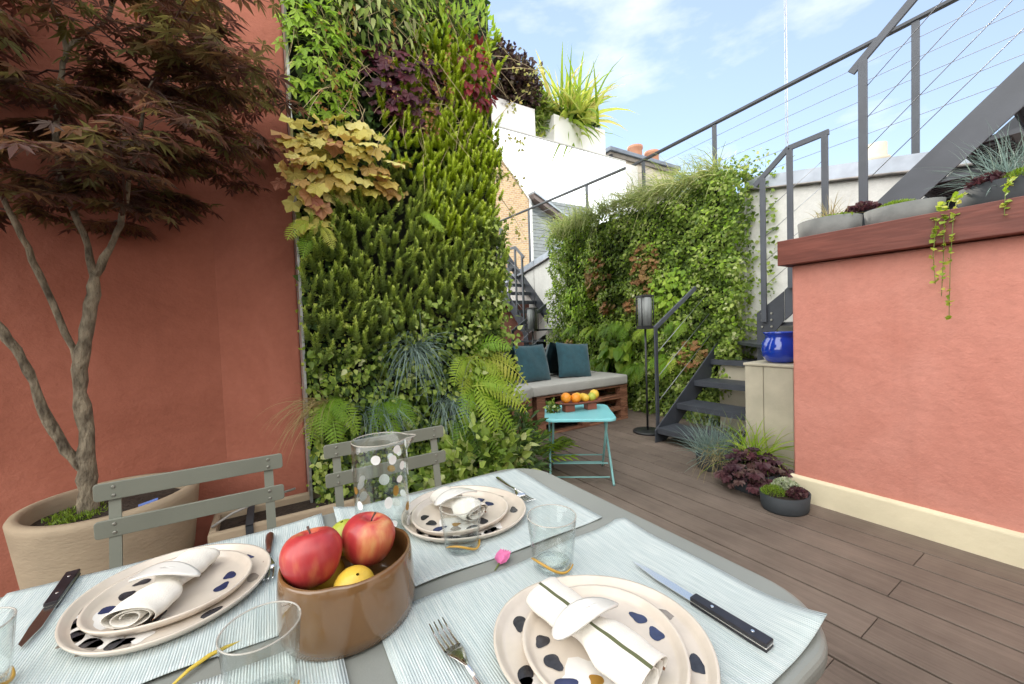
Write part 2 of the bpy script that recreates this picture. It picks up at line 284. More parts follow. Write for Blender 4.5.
# ------------------------------------------------------------------ mesh helpers
def wloc(o):
    v = Vector((0, 0, 0))
    while o is not None: v += o.location; o = o.parent
    return v
class MB:
    def __init__(s): s.v = []; s.f = []; s.m = []; s.sm = []
    def add(s, vs, fs, mi=0, smooth=False):
        b = len(s.v); s.v += [tuple(map(float, v)) for v in vs]
        for f in fs: s.f.append([b + i for i in f]); s.m.append(mi); s.sm.append(smooth)
        return s
    def box(s, lo, hi, mi=0, T=None):
        x0, y0, z0 = lo; x1, y1, z1 = hi
        vs = [(x0, y0, z0), (x1, y0, z0), (x1, y1, z0), (x0, y1, z0), (x0, y0, z1), (x1, y0, z1), (x1, y1, z1), (x0, y1, z1)]
        if T is not None: vs = [T @ Vector(v) for v in vs]
        return s.add(vs, [(0, 3, 2, 1), (4, 5, 6, 7), (0, 1, 5, 4), (1, 2, 6, 5), (2, 3, 7, 6), (3, 0, 4, 7)], mi)
    def beam(s, p0, p1, w_, h_, up=(0, 0, 1), mi=0):
        p0 = Vector(p0); p1 = Vector(p1); d = (p1 - p0).normalized(); sd_ = d.cross(Vector(up)).normalized(); u = sd_.cross(d)
        vs = []
        for p in (p0, p1):
            for a, b in ((-1, -1), (1, -1), (1, 1), (-1, 1)): vs.append(p + sd_ * a * w_ / 2 + u * b * h_ / 2)
        return s.add(vs, [(3, 2, 1, 0), (4, 5, 6, 7), (0, 1, 5, 4), (1, 2, 6, 5), (2, 3, 7, 6), (3, 0, 4, 7)], mi)
    def tube(s, path, rad, n=8, mi=0, cap=True):
        P = [Vector(p) for p in path]; k = len(P)
        rad = rad if hasattr(rad, '__len__') else [rad] * k
        vs = []; ref = None
        for i in range(k):
            d = (P[min(i + 1, k - 1)] - P[max(i - 1, 0)]).normalized()
            if ref is None: ref = d.orthogonal().normalized()
            ref = (ref - d * ref.dot(d)).normalized(); b = d.cross(ref)
            for j in range(n):
                a = 2 * math.pi * j / n; vs.append(P[i] + (ref * math.cos(a) + b * math.sin(a)) * rad[i])
        fs = [(i * n + j, i * n + (j + 1) % n, (i + 1) * n + (j + 1) % n, (i + 1) * n + j) for i in range(k - 1) for j in range(n)]
        s.add(vs, fs, mi, True)
        if cap:
            b = len(s.v) - len(vs)
            s.f.append([b + j for j in range(n)][::-1]); s.m.append(mi); s.sm.append(False)
            s.f.append([b + (k - 1) * n + j for j in range(n)]); s.m.append(mi); s.sm.append(False)
        return s
    def lathe(s, prof, n=32, c=(0, 0, 0), mi=0, sx=1, sy=1, wob=None, capb=True, capt=False, smooth=True, rot=0):
        vs = []
        for k, (r, z) in enumerate(prof):
            for j in range(n):
                a = 2 * math.pi * j / n; rr = r * (wob(a, z) if wob else 1)
                x, y = rr * math.cos(a) * sx, rr * math.sin(a) * sy
                vs.append((c[0] + x * math.cos(rot) - y * math.sin(rot), c[1] + x * math.sin(rot) + y * math.cos(rot), c[2] + z))
        K = len(prof)
        s.add(vs, [(i * n + j, i * n + (j + 1) % n, (i + 1) * n + (j + 1) % n, (i + 1) * n + j) for i in range(K - 1) for j in range(n)], mi, smooth)
        b = len(s.v) - len(vs)
        if capb: s.f.append([b + j for j in range(n)][::-1]); s.m.append(mi); s.sm.append(False)
        if capt: s.f.append([b + (K - 1) * n + j for j in range(n)]); s.m.append(mi); s.sm.append(False)
        return s
    def prism(s, poly, z0, z1, mi=0):
        n = len(poly); vs = [(x, y, z0) for x, y in poly] + [(x, y, z1) for x, y in poly]
        return s.add(vs, [tuple(range(n))[::-1], tuple(range(n, 2 * n))] + [(i, (i + 1) % n, n + (i + 1) % n, n + i) for i in range(n)], mi)
    def build(s, name, mats, parent=None, bevel=0, seg=2, sub=0):
        off = wloc(parent) if parent else Vector((0, 0, 0))
        me = bpy.data.meshes.new(name); me.from_pydata([tuple(Vector(v) - off) for v in s.v], [], s.f)
        mats = mats if isinstance(mats, (list, tuple)) else [mats]
        for m in mats: me.materials.append(m)
        me.polygons.foreach_set('material_index', s.m); me.polygons.foreach_set('use_smooth', s.sm); me.update()
        o = bpy.data.objects.new(name, me); C.objects.link(o); o.parent = parent
        if bevel:
            b = o.modifiers.new('bevel', 'BEVEL'); b.width = bevel; b.segments = seg; b.limit_method = 'ANGLE'; b.angle_limit = R(35)
        if sub:
            b = o.modifiers.new('sub', 'SUBSURF'); b.levels = b.render_levels = sub
        return o
def tag(o, label=None, cat=None, group=None, kind=None):
    if label: o['label'] = label
    if cat: o['category'] = cat
    if group: o['group'] = group
    if kind: o['kind'] = kind
    return o
def thing(name, label, cat, loc=(0, 0, 0), group=None):
    o = bpy.data.objects.new(name, None); C.objects.link(o); o.location = loc; o.empty_display_size = .1
    return tag(o, label, cat, group)
def recenter(o, loc):
    """a one-mesh thing: its origin moves to its base"""
    loc = Vector(loc); o.data.transform(Matrix.Translation(-loc)); o.location = loc; return o

def npmesh(name, V, F, m, parent=None, rnd=None, smooth=False):
    """V (n,3); F list of index arrays (each (k,3) or (k,4))"""
    V = np.asarray(V, float); off = wloc(parent) if parent else Vector((0, 0, 0)); V = V - np.array(off)
    me = bpy.data.meshes.new(name)
    F = [np.asarray(f) for f in F if len(f)]
    idx = np.concatenate([f.ravel() for f in F]); cnt = np.concatenate([np.full(len(f), f.shape[1]) for f in F])
    me.vertices.add(len(V)); me.vertices.foreach_set('co', V.ravel().astype('f'))
    me.loops.add(len(idx)); me.loops.foreach_set('vertex_index', idx.astype('i'))
    me.polygons.add(len(cnt)); st = np.concatenate([[0], np.cumsum(cnt)[:-1]]); me.polygons.foreach_set('loop_start', st.astype('i'))
    me.polygons.foreach_set('use_smooth', np.full(len(cnt), smooth))
    if rnd is not None:
        a = me.attributes.new('rnd', 'FLOAT', 'POINT'); a.data.foreach_set('value', np.asarray(rnd, 'f'))
    me.materials.append(m); me.update(); me.validate()
    o = bpy.data.objects.new(name, me); C.objects.link(o); o.parent = parent
    return o
def nrm(a): return a / np.maximum(1e-9, np.linalg.norm(a, axis=-1, keepdims=True))
def frames(tip, normal):
    Y = nrm(tip); Z = nrm(normal - (normal * Y).sum(-1, keepdims=True) * Y); X = np.cross(Y, Z)
    return np.stack([X, Y, Z], -1)          # columns
class Leaves:
    def __init__(s): s.V = []; s.F = []; s.R = []; s.n = 0
    def add(s, tmpl, pos, tip, normal, size, rnd=None):
        v, f = tmpl; pos = np.atleast_2d(pos); k = len(pos); T = frames(np.broadcast_to(tip, (k, 3)), np.broadcast_to(normal, (k, 3)))
        sz = np.broadcast_to(size, (k,)) if np.ndim(size) < 2 else size
        vv = v[None] * (sz[:, None, None] if np.ndim(sz) == 1 else sz[:, None, :])
        W = np.einsum('kij,knj->kni', T, vv) + pos[:, None]
        n = len(v); s.V.append(W.reshape(-1, 3)); s.F.append((f[None] + (np.arange(k) * n)[:, None, None] + s.n).reshape(-1, f.shape[1])); s.n += k * n
        rnd = rng.random(k) if rnd is None else np.broadcast_to(rnd, (k,)); s.R.append(np.repeat(rnd, n)); return s
    def raw(s, V, F, r):
        s.V.append(np.asarray(V, float)); s.F.append(np.asarray(F) + s.n); s.n += len(V); s.R.append(np.full(len(V), r) if np.ndim(r) == 0 else r); return s
    def build(s, name, m, parent=None):
        q = [f for f in s.F if f.shape[1] == 4]; t = [f for f in s.F if f.shape[1] == 3]; F = []
        if t: F.append(np.concatenate(t))
        if q: F.append(np.concatenate(q))
        return npmesh(name, np.concatenate(s.V), F, m, parent, np.concatenate(s.R))
# leaf templates: stem at origin, tip along +Y, length 1, face +Z
def t_ovate(w_=.35, fold=.12, droop=.15):
    ys = [0, .25, .6, 1]; ws = [0.02, w_, w_ * .8, 0]
    mid = [(0, y, -droop * y * y) for y in ys]; lf = [(-ws[i], ys[i], -droop * ys[i] ** 2 + fold * ws[i] * 2) for i in (1, 2)]; rt = [(-a, b, c) for a, b, c in lf]
    v = np.array(mid + lf + rt); f = np.array([(0, 1, 4), (1, 2, 5), (1, 5, 4), (2, 3, 5), (0, 6, 1), (1, 6, 7), (1, 7, 2), (2, 7, 3)])
    return v, f
def t_palm(lobes=7, spread=130, w_=.13, cup=.1):
    v = [(0, 0, 0)]; f = []
    for i in range(lobes):
        a = R(spread) * (i / (lobes - 1) * 2 - 1) ; le = 1 - .5 * abs(a) / R(spread); d = (math.sin(a), math.cos(a)); p = (math.cos(a), -math.sin(a)); b = len(v)
        v += [(d[0] * le * .45 + p[0] * w_ * le, d[1] * le * .45 + p[1] * w_ * le, -cup * .2), (d[0] * le, d[1] * le, -cup * le * 1.6), (d[0] * le * .45 - p[0] * w_ * le, d[1] * le * .45 - p[1] * w_ * le, -cup * .2)]
        f += [(0, b + 1, b), (0, b + 2, b + 1)]
    return np.array(v, float), np.array(f)
def t_lobed(lobes=5, cup=.15, depth=.22):
    n = lobes * 4; v = [(0, .35, .0)]; 
    for i in range(n + 1):
        a = R(160) * (i / n * 2 - 1); ph = (i / n * lobes) % 1; r = 1 - depth * abs(math.cos(math.pi * ph)) ** 1.5 - .25 * abs(a) / R(160) ; r *= .62
        v.append((r * math.sin(a), .35 + r * math.cos(a), -cup * r * (1 + .8 * math.sin(i * 2.1))))
    return np.array(v), np.array([(0, i + 1, i) for i in range(1, n + 1)])
def t_spike(w_=.09):
    return np.array([(-w_, 0, 0), (w_, 0, 0), (w_ * .8, .6, .02), (0, 1, .0), (-w_ * .8, .6, .02)]), np.array([(0, 1, 2), (0, 2, 4), (4, 2, 3)])
T_OV, T_PALM, T_LOB, T_SP, T_NAR, T_ROUND = t_ovate(), t_palm(), t_lobed(), t_spike(), t_ovate(.16, .1, .2), t_ovate(.5, .08, .1)
T_MAPLE = t_palm(7, 125, .135, .12); T_VINE = t_palm(5, 110, .2, .1)
def rdir(k, spread=1.): return rng.normal(size=(k, 3)) * spread

def blades(L_, base, k, length, width, out=(0, 0, 1), spread=.6, droop=1., seg=6, rbase=.03, rnd=None, bias=(0, 0, 0)):
    """arching grass blades from a tuft base"""
    base = np.array(base, float); out = np.array(out, float); bias = np.array(bias, float)
    for i in range(k):
        d = nrm(out + rng.normal(size=3) * spread); ln = length * (.55 + .6 * rng.random()); p = base + rng.normal(size=3) * rbase * (1, 1, .3)
        wd = width * (.6 + .7 * rng.random()); side = nrm(np.cross(d, rng.normal(size=3))); V = []; q = p.copy(); g = d.copy()
        for s_ in range(seg + 1):
            t = s_ / seg; ww = wd * (1 - t ** 2.5) * .5 + wd * .04
            V += [q - side * ww, q + side * ww]
            g = nrm(g + (np.array([0, 0, -1.]) * droop + bias) * (.10 + .28 * t)); q = q + g * ln / seg
        F = [(2 * s_, 2 * s_ + 1, 2 * s_ + 3, 2 * s_ + 2) for s_ in range(seg)]
        L_.raw(V, F, rng.random() if rnd is None else rnd)
def frond(L_, base, d0, length, droop=.9, width=.28, normal=(0, -1, .5), pairs=15, r=None):
    """one fern frond: arching midrib with toothed leaflets"""
    q = np.array(base, float); d = nrm(np.array(d0, float)); nn = np.array(normal, float); r = rng.random() if r is None else r
    step = length / pairs; pts = [q.copy()]
    v, f = t_ovate(.13, .05, .25); pos, tips, nor, siz = [], [], [], []
    for i in range(pairs):
        t = (i + .5) / pairs; d = nrm(d + np.array([0, 0, -1]) * droop * .11); q = q + d * step; side = nrm(np.cross(d, nn)); up = np.cross(side, d)
        ln = length * width * .85 * (math.sin(math.pi * min(1, .12 + t * .9)) ** .7) * (.9 + .2 * rng.random())
        for s_ in (-1, 1):
            tip = nrm(side * s_ + d * .45 - up * .18)
            # leaflet itself is pinnate: a spine leaf and small teeth
            pos.append(q); tips.append(tip); nor.append(up + rng.normal(size=3) * .12); siz.append((ln * .75, ln, ln))
            for k in range(1, 5):
                b = q + tip * ln * k / 5.5; l2 = ln * .19 * (1 - k / 6.5)
                for s2 in (-1, 1): pos.append(b); tips.append(nrm(tip * .5 + np.cross(up, tip) * s2)); nor.append(up); siz.append((l2 * 1.4, l2, l2))
        pts.append(q.copy())
    pos = np.array(pos); L_.add((v, f), pos, np.array(tips), np.array(nor), np.array(siz), np.clip(r + rng.normal(size=len(pos)) * .06, 0, 1))
    P = np.array(pts); w_ = length * .008; side = nrm(np.cross(np.diff(P, axis=0, append=P[-1:] + (P[-1:] - P[-2:-1])), nn))
    V = np.empty((2 * len(P), 3)); V[0::2] = P - side * w_; V[1::2] = P + side * w_
    L_.raw(V, [(2 * i, 2 * i + 1, 2 * i + 3, 2 * i + 2) for i in range(len(P) - 1)], r)

# ================================================================== SETTING
tag(recenter(MB().box((-60, -60, -.6), (60, 60, -.12)).build('ground', mat('roof_felt', (.08, .08, .08), .9)), (0, 0, -.6)), kind='structure')
# deck boards (7 mm gaps, butt joints every few metres)
V, F, Rn = [], [], []; k = 0
xs = [2.655 - .1785 * i for i in range(-12, 30)]
for i, x1 in enumerate(xs):
    x0 = x1 - .1785; joint = .555 + (1.6 if i % 2 else 0) + rng.normal() * .01; ys = [-5, joint - 3.2, joint, joint + 3.2, 6] if joint < 2 else [-5, joint - 3.2, joint, 6]
    for y0, y1 in zip(ys[:-1], ys[1:]):
        g = .0055; h = .0012; b = len(V); e = .002
        V += [(x0 + g, y0 + h, -.03), (x1 - g, y0 + h, -.03), (x1 - g, y1 - h, -.03), (x0 + g, y1 - h, -.03), (x0 + g, y0 + h, -e), (x1 - g, y0 + h, -e), (x1 - g, y1 - h, -e), (x0 + g, y1 - h, -e),
              (x0 + g + e, y0 + h + e, 0), (x1 - g - e, y0 + h + e, 0), (x1 - g - e, y1 - h - e, 0), (x0 + g + e, y1 - h - e, 0)]
        F += [(b + 8, b + 9, b + 10, b + 11)] + [(b + j, b + (j + 1) % 4, b + 4 + (j + 1) % 4, b + 4 + j) for j in range(4)] + [(b + 4 + j, b + 4 + (j + 1) % 4, b + 8 + (j + 1) % 4, b + 8 + j) for j in range(4)]
        Rn += [rng.random()] * 12
tag(npmesh('deck', V, [np.array(F)], M_deck, None, Rn), kind='structure')
tag(recenter(MB().box((-4.5, -5.2, -.11), (8, 6, -.032)).build('deck_underlay', mat('deck_void', (.02, .017, .015), .95)), (0, 0, -.11)), kind='structure')

# left terracotta wall: front stretch, then a stretch turned slightly towards us up to the planted wall
t = thing('house_wall', 'tall terracotta rendered wall behind the potted maple', 'wall', (-2, 2.9, 0))
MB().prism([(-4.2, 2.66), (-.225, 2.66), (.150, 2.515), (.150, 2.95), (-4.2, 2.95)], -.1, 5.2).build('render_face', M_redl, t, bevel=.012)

# right parapet wall with timber coping and painted curb
t = thing('parapet_wall', 'low terracotta rendered wall with red timber coping and cream curb', 'wall', (3.3, -1.5, 0))
MB().box((2.862, -4.5, 0), (4.36, 1.205, 1.492)).build('render_face', M_red, t, bevel=.012)
MB().box((2.79, -4.6, 1.495), (4.40, 1.255, 1.650)).build('coping_board', M_cap, t, bevel=.004)
cb = MB(); 
cb.add([(2.825, -4.5, 0), (2.868, -4.5, 0), (2.868, -4.5, .152), (2.838, -4.5, .140), (2.825, 1.24, 0), (2.868, 1.24, 0), (2.868, 1.24, .152), (2.838, 1.24, .140)], [(0, 3, 7, 4), (3, 2, 6, 7), (4, 7, 6, 5), (0, 1, 2, 3), (1, 5, 6, 2)])
cb.build('curb', M_curb, t, bevel=.008)

# white wall beyond the stairs with sloped zinc coping
t = thing('boundary_wall', 'tall white rendered wall behind the steel stairs with grey zinc coping', 'wall', (4.8, 0, 0))
def zc(y): return 2.74 + (y - 2.38) * .195
wb = MB(); ys = (-5, 2.38)
wb.add([(4.6, -5, 0), (4.6, 2.38, 0), (4.6, 2.38, zc(2.38) - .15), (4.6, -5, zc(-5) - .15), (5.0, -5, 0), (5.0, 2.38, 0), (5.0, 2.38, zc(2.38) - .15), (5.0, -5, zc(-5) - .15)],
       [(0, 3, 2, 1), (4, 5, 6, 7), (0, 4, 7, 3), (3, 7, 6, 2), (1, 2, 6, 5)])
wb.box((4.6, 2.383, 0), (5.0, 4.8, 2.60))
wb.build('render_face', M_white, t, bevel=.01)
zb = MB(); zb.add([(4.56, -5, zc(-5) - .15), (4.56, 2.38, zc(2.38) - .15), (4.60, 2.38, zc(2.38)), (4.60, -5, zc(-5)), (5.05, -5, zc(-5) + .05), (5.05, 2.38, zc(2.38) + .05), (5.05, -5, zc(-5) - .15), (5.05, 2.38, zc(2.38) - .15)],
                 [(0, 3, 2, 1), (3, 4, 5, 2), (6, 7, 5, 4), (0, 1, 7, 6), (1, 2, 5, 7), (0, 6, 4, 3)])
zb.build('coping', M_zinc, t)
zr = MB(); zr.tube([(4.555, -5, zc(-5) - .15), (4.555, 2.38, zc(2.38) - .15)], .012, 8)
zr.build('coping_lip', mat('rusty_zinc_lip', (.20, .18, .17), .6, var=.5, vscale=9), t)

# white rear wall clad in mirror, planters stand on top
t = thing('rear_wall', 'white rear wall carrying two planters above the mirror', 'wall', (2.7, 4.2, 0))
MB().box((.9, 3.862, 0), (4.6, 4.75, 3.40)).build('render_face', M_white, t, bevel=.008)
t = thing('mirror', 'tall panelled garden mirror covering the wall behind the bench', 'mirror', (2.7, 3.85, 0))
for a, b in ((.95, 2.05), (2.055, 2.71), (2.715, 3.38), (3.385, 4.33)):
    MB().box((a, 3.842, .05), (b, 3.855, 3.40)).build('mirror_panel', M_mirror, t)
MB().box((.93, 3.836, 3.402), (4.33, 3.87, 3.418)).build('top_trim', mat('mirror_trim', (.55, .55, .53), .5), t)

# ---------------- planters on top of the rear wall
def box_planter(name, label, lo, hi, m, grp):
    t = thing(name, label, 'planter', ((lo[0] + hi[0]) / 2, (lo[1] + hi[1]) / 2, lo[2]), grp); w_ = .02
    b = MB(); x0, y0, z0 = lo; x1, y1, z1 = hi
    b.box(lo, (x1, y0 + w_, z1)); b.box((x0, y1 - w_, z0), hi); b.box((x0, y0 + w_, z0), (x0 + w_, y1 - w_, z1)); b.box((x1 - w_, y0 + w_, z0), (x1, y1 - w_, z1))
    b.build('planter_box', m, t, bevel=.003); MB().box((x0 + w_, y0 + w_, z0 + .005), (x1 - w_, y1 - w_, z1 - .03)).build('soil', M_soil, t); return t
box_planter('planter', 'white box planter on the rear wall holding the purple rounded shrub', (2.02, 3.93, 3.42), (2.87, 4.38, 3.79), M_whitepot, 'white planters on the rear wall')
box_planter('planter', 'white box planter on the rear wall holding the yellow striped flax', (3.16, 3.93, 3.42), (4.04, 4.38, 3.81), M_whitepot, 'white planters on the rear wall')
def shrub(name, label, c, rad, k, tm, size, m, cat='shrub', stems=True, grp=None, zmin=None):
    t = thing(name, label, cat, (c[0], c[1], c[2] - rad[2]), grp)
    d = nrm(rdir(k)); lump = 1 + .10 * np.sin(d[:, 0] * 5 + 1) * np.cos(d[:, 2] * 6) + .08 * np.sin(d[:, 1] * 9)
    rr = (rng.random(k) ** .33) * lump * (.85 + .25 * rng.random(k)); p = np.array(c) + d * np.array(rad) * rr[:, None]
    Lf = Leaves(); Lf.add(tm, p, d + rdir(k, .6) + (0, 0, .2), d + rdir(k, .7) + (0, 0, .5), size * (.6 + .7 * rng.random(k)))
    Lf.build('foliage', m, t)
    if stems:
        s = MB()
        for i in range(7):
            a = rng.random() * 6.28; e = np.array(c) + np.array([math.cos(a), math.sin(a), .3]) * np.array(rad) * .6
            s.tube([(c[0], c[1], c[2] - rad[2]), tuple((np.array(c) + e) / 2 - (0, 0, .1)), tuple(e)], [.01, .007, .003], 5)
        s.build('stem', M_twig, t)
    return t
shrub('shrub', 'dense rounded purple brown shrub in the white planter above the mirror', (2.52, 4.15, 4.10), (.52, .36, .40), 7500, T_OV, .05, F_shrub)
shrub('trailing_plant', 'bushy green plant between the purple shrub and the flax', (3.03, 4.17, 3.88), (.26, .22, .26), 1500, T_NAR, .08, F_ivy, 'plant')
shrub('low_foliage', 'dark green low foliage spilling over the rim under the flax', (3.65, 4.12, 3.82), (.44, .24, .13), 1600, T_OV, .05, F_dark, 'plant')
t = thing('flax_plant', 'tall yellow striped flax fountaining out of the white planter', 'plant', (3.6, 4.15, 3.8)); Lf = Leaves()
blades(Lf, (3.60, 4.15, 3.80), 240, .84, .055, spread=.58, droop=.9, rbase=.10)
blades(Lf, (3.60, 4.12, 3.80), 120, .62, .045, spread=.8, droop=.8, rbase=.12)
Lf.build('blades', F_phor, t)

# ---------------- chimney beyond
t = thing('chimney', 'rendered chimney stack with slate cap and two orange pots', 'chimney', (5.7, 5.0, 0))
MB().box((5.05, 4.80, 0), (6.75, 5.4, 4.05)).build('stack', M_stone, t, bevel=.01)
MB().box((4.97, 4.72, 4.053), (6.85, 5.5, 4.12)).build('cap', mat('slate_cap', (.16, .19, .24), .6, var=.2), t, bevel=.008)
MB().box((5.01, 4.76, 3.98), (6.8, 5.45, 4.05)).build('cornice', mat('cornice_stone', (.20, .18, .16), .8, var=.2), t)
for x in (5.95, 6.42):
    b = MB(); b.lathe([(.14, 4.12), (.13, 4.15), (.125, 4.36), (.14, 4.38), (.14, 4.43), (.115, 4.43), (.10, 4.1)], 20, (x, 5.05, 0)); b.build('chimney_pot', M_terra, t)
b = MB(); b.tube([(5.03, 4.78, 4.0), (5.03, 4.76, 3.8), (5.03, 4.76, 3.0)], .035, 10); b.build('downpipe', M_black, t)

# ---------------- mast, far chimney
t = thing('radio_mast', 'thin white lattice radio mast rising against the sky', 'mast', (16.4, 7, 0)); b = MB()
for a in range(3): b.tube([(16.4 + .05 * math.cos(a * 2.1), 7 + .05 * math.sin(a * 2.1), 0), (16.4 + .03 * math.cos(a * 2.1), 7 + .04 * math.sin(a * 2.1), 14.5)], .008, 5)
for i in range(58):
    z = i * .25; a, c2 = (i % 3) * 2.1, ((i + 1) % 3) * 2.1; b.tube([(16.4 + .045 * math.cos(a), 7 + .045 * math.sin(a), z), (16.4 + .045 * math.cos(c2), 7 + .045 * math.sin(c2), z + .25)], .007, 4)
b.build('lattice', mat('mast_paint', (.30, .30, .32), .5), t)
t = thing('neighbour_roof', 'neighbouring roof block with a stubby round vent stack behind the white wall', 'building', (10.5, 2, 0))
MB().box((8.7, -4, 0), (13, 7, 3.4)).build('wall', M_stone, t)
b = MB(); b.lathe([(.17, 3.4), (.17, 3.78), (.19, 3.8), (.19, 3.86), (.15, 3.88), (.15, 4.10), (.12, 4.10)], 16, (9.1, 2.52, 0), capt=True); b.build('vent_stack', M_stone, t)
b = MB(); b.lathe([(.22, 3.4), (.22, 3.70), (.2, 3.74)], 16, (9.1, 3.15, 0), capt=True); b.build('vent_cap', M_terra, t)

# ---------------- added house block, out of view: keeps sky light off the terrace
t = thing('added_shade_house', 'unseen white house block with a door, added behind the viewer to shade the terrace', 'house', (0, -3, 0))
MB().box((-4.5, -4.4, -.1), (2.4, -1.9, 2.7)).build('wall', M_white, t)
MB().box((-1.0, -1.899, 0), (1.0, -1.86, 2.2)).build('door', M_darkpot, t)
# ---------------- house behind the viewer, seen only in the mirror
t = thing('brick_house', 'yellow brick gable with white verge and grey slatted annexe, seen in the mirror', 'house', (7.5, -5, 0))
def ypoly(pts, y0, y1, mb):
    n = len(pts); mb.add([(x, y0, z) for x, z in pts] + [(x, y1, z) for x, z in pts], [tuple(range(n))[::-1], tuple(range(n, 2 * n))] + [(i, (i + 1) % n, n + (i + 1) % n, n + i) for i in range(n)]); return mb
ypoly([(5.0, 0), (8.36, 0), (8.36, 5.95), (7.1, 7.35), (5.0, 9.7)], -5.5, -4.32, MB()).build('brick_wall', M_brick, t)
ypoly([(8.36, 0), (8.47, 0), (8.47, 5.78), (4.9, 9.9), (4.9, 9.72), (8.36, 5.83)], -5.5, -4.28, MB()).build('verge', M_whitepot, t)
b = MB()
for i in range(46): ypoly([(8.475, .13 * i), (11.6, .13 * i), (11.6, .13 * i + .118), (8.475, .13 * i + .118)], -5.3, -4.42 + .012 * (i % 2), b)
b.build('slatted_wall', M_slate, t)
ypoly([(8.45, 6.02), (8.45, 5.84), (11.4, 4.45), (11.4, 4.63)], -5.6, -4.1, MB()).build('roof_edge', M_roofred, t)
ypoly([(8.45, 6.10), (8.45, 6.023), (11.4, 4.633), (11.4, 4.71)], -5.6, -4.05, MB()).build('roof', M_zinc, t)

# ================================================================== STEEL STAIRS
t = thing('steel_staircase', 'dark grey open steel staircase turning beside the white wall', 'staircase', (3.9, 1.9, 0))
def plate_xz(pts, y0, y1):     # profile in xz extruded along y
    return ypoly(pts, y0, y1, MB())
for y in (2.50, 1.74):
    plate_xz([(3.14, 0), (3.30, 0), (4.42, .80), (4.42, 1.02), (4.22, .93), (3.14, .12)], y, y + .012).build('stringer', M_steel, t, bevel=.002)
for x, z in ((3.16, .145), (3.46, .345), (3.76, .545), (4.06, .745)):
    b = MB(); b.box((x, 1.76, z - .028), (x + .30, 2.497, z)); b.box((x, 1.76, z - .055), (x + .012, 2.497, z - .0281)); b.build('tread', M_steel, t, bevel=.002)
# winders round the newel, then the upper flight along X = 3.9
NX = 3.90
b = MB(); b.prism([(3.70, 1.80), (4.58, 1.80), (4.58, 2.45), (4.36, 2.45)], .905, .933); b.build('tread', M_steel, t)
b = MB(); b.prism([(NX + .03, 1.62), (4.58, 1.55), (4.58, 2.10), (NX + .03, 1.86)], 1.095, 1.123); b.build('tread', M_steel, t)
def yzplate(pts, x0, x1):
    mb = MB(); n = len(pts); mb.add([(x0, y, z) for y, z in pts] + [(x1, y, z) for y, z in pts], [tuple(range(n)), tuple(range(n, 2 * n))[::-1]] + [(i, n + i, n + (i + 1) % n, (i + 1) % n) for i in range(n)]); return mb
def zb_(y): return 1.525 + .95 * (1.578 - y)
yzplate([(1.93, 0), (1.79, 0), (1.79, 1.02), (1.70, 1.14), (1.70, 1.40), (1.93, 1.215)], NX - .012, NX).build('newel_plate', M_steel, t, bevel=.002)
b = yzplate([(1.70, 1.41), (1.70, 1.14), (-1.6, zb_(-1.6) - .25), (-1.6, zb_(-1.6))], NX, NX + .014); b.build('stringer', M_steel_l, t, bevel=.002)
b = yzplate([(1.60, 1.50), (1.60, 1.22), (-1.6, zb_(-1.6) - .25), (-1.6, zb_(-1.6))], 4.575, 4.588); b.build('stringer', M_steel, t)
y, z = 1.46, 1.50
for i in range(11):
    b = MB(); b.box((NX + .015, y - .24, z - .03), (4.57, y, z)); b.box((NX + .015, y - .012, z - .07), (4.57, y, z - .0301))
    for j in range(8): b.box((NX + .06 + j * .062, y - .2, z - .045), (NX + .085 + j * .062, y - .04, z - .0301))
    b.build('tread', M_steel, t); y -= .20; z += .19
for yy in (1.88, 1.80):
    for zz in (1.09, 1.15, 1.21): MB().tube([(NX - .012, yy, zz), (NX - .022, yy, zz)], .010, 6).build('bolt', M_screw, t)
# landing rail: three posts with a bent top bar
r = thing('landing_rail', 'short bent steel handrail where the stairs turn', 'handrail', (NX, 1.85, 1.1)); X_ = NX - .03
for yy, z0, z1 in ((1.855, 1.13, 2.43), (1.635, 1.42, 2.60), (1.385, 1.62, 2.61)): MB().box((X_ - .012, yy - .022, z0), (X_ + .012, yy + .022, z1)).build('post', M_steel_l, r, bevel=.003)
b = MB(); b.beam((X_, 1.92, 2.385), (X_, 1.64, 2.62), .045, .022, up=(1, 0, 0)); b.beam((X_, 1.645, 2.615), (X_, 1.355, 2.63), .045, .022, up=(1, 0, 0)); b.build('top_bar', M_steel_l, r, bevel=.003)
b = MB()
for k in range(4): b.tube([(X_, 1.86, 1.45 + .22 * k), (X_, 1.385, 1.83 + .2 * k)], .003, 5)
b.build('cables', M_cable, r)
# upper flight rail
r = thing('flight_rail', 'steep steel handrail with thin cables along the upper flight', 'handrail', (NX, .3, 1.9))
def zr_(y): return 3.03 + .90 * (1.187 - y)
for yy in (1.145, .10, -.95): MB().box((X_ - .013, yy - .026, zb_(yy) - .12), (X_ + .013, yy + .026, zr_(yy) - .01)).build('post', M_steel_l, r, bevel=.003)
b = MB(); b.beam((X_, 1.215, zr_(1.215)), (X_, -1.4, zr_(-1.4)), .055, .022, up=(1, 0, 0)); b.build('top_bar', M_steel_l, r, bevel=.003)
b = MB()
for k in range(4): b.tube([(X_, 1.145, 2.84 - .23 * k), (X_, -1.4, 2.84 - .23 * k + .9 * 2.545)], .003, 5)
b.build('cables', M_cable, r)
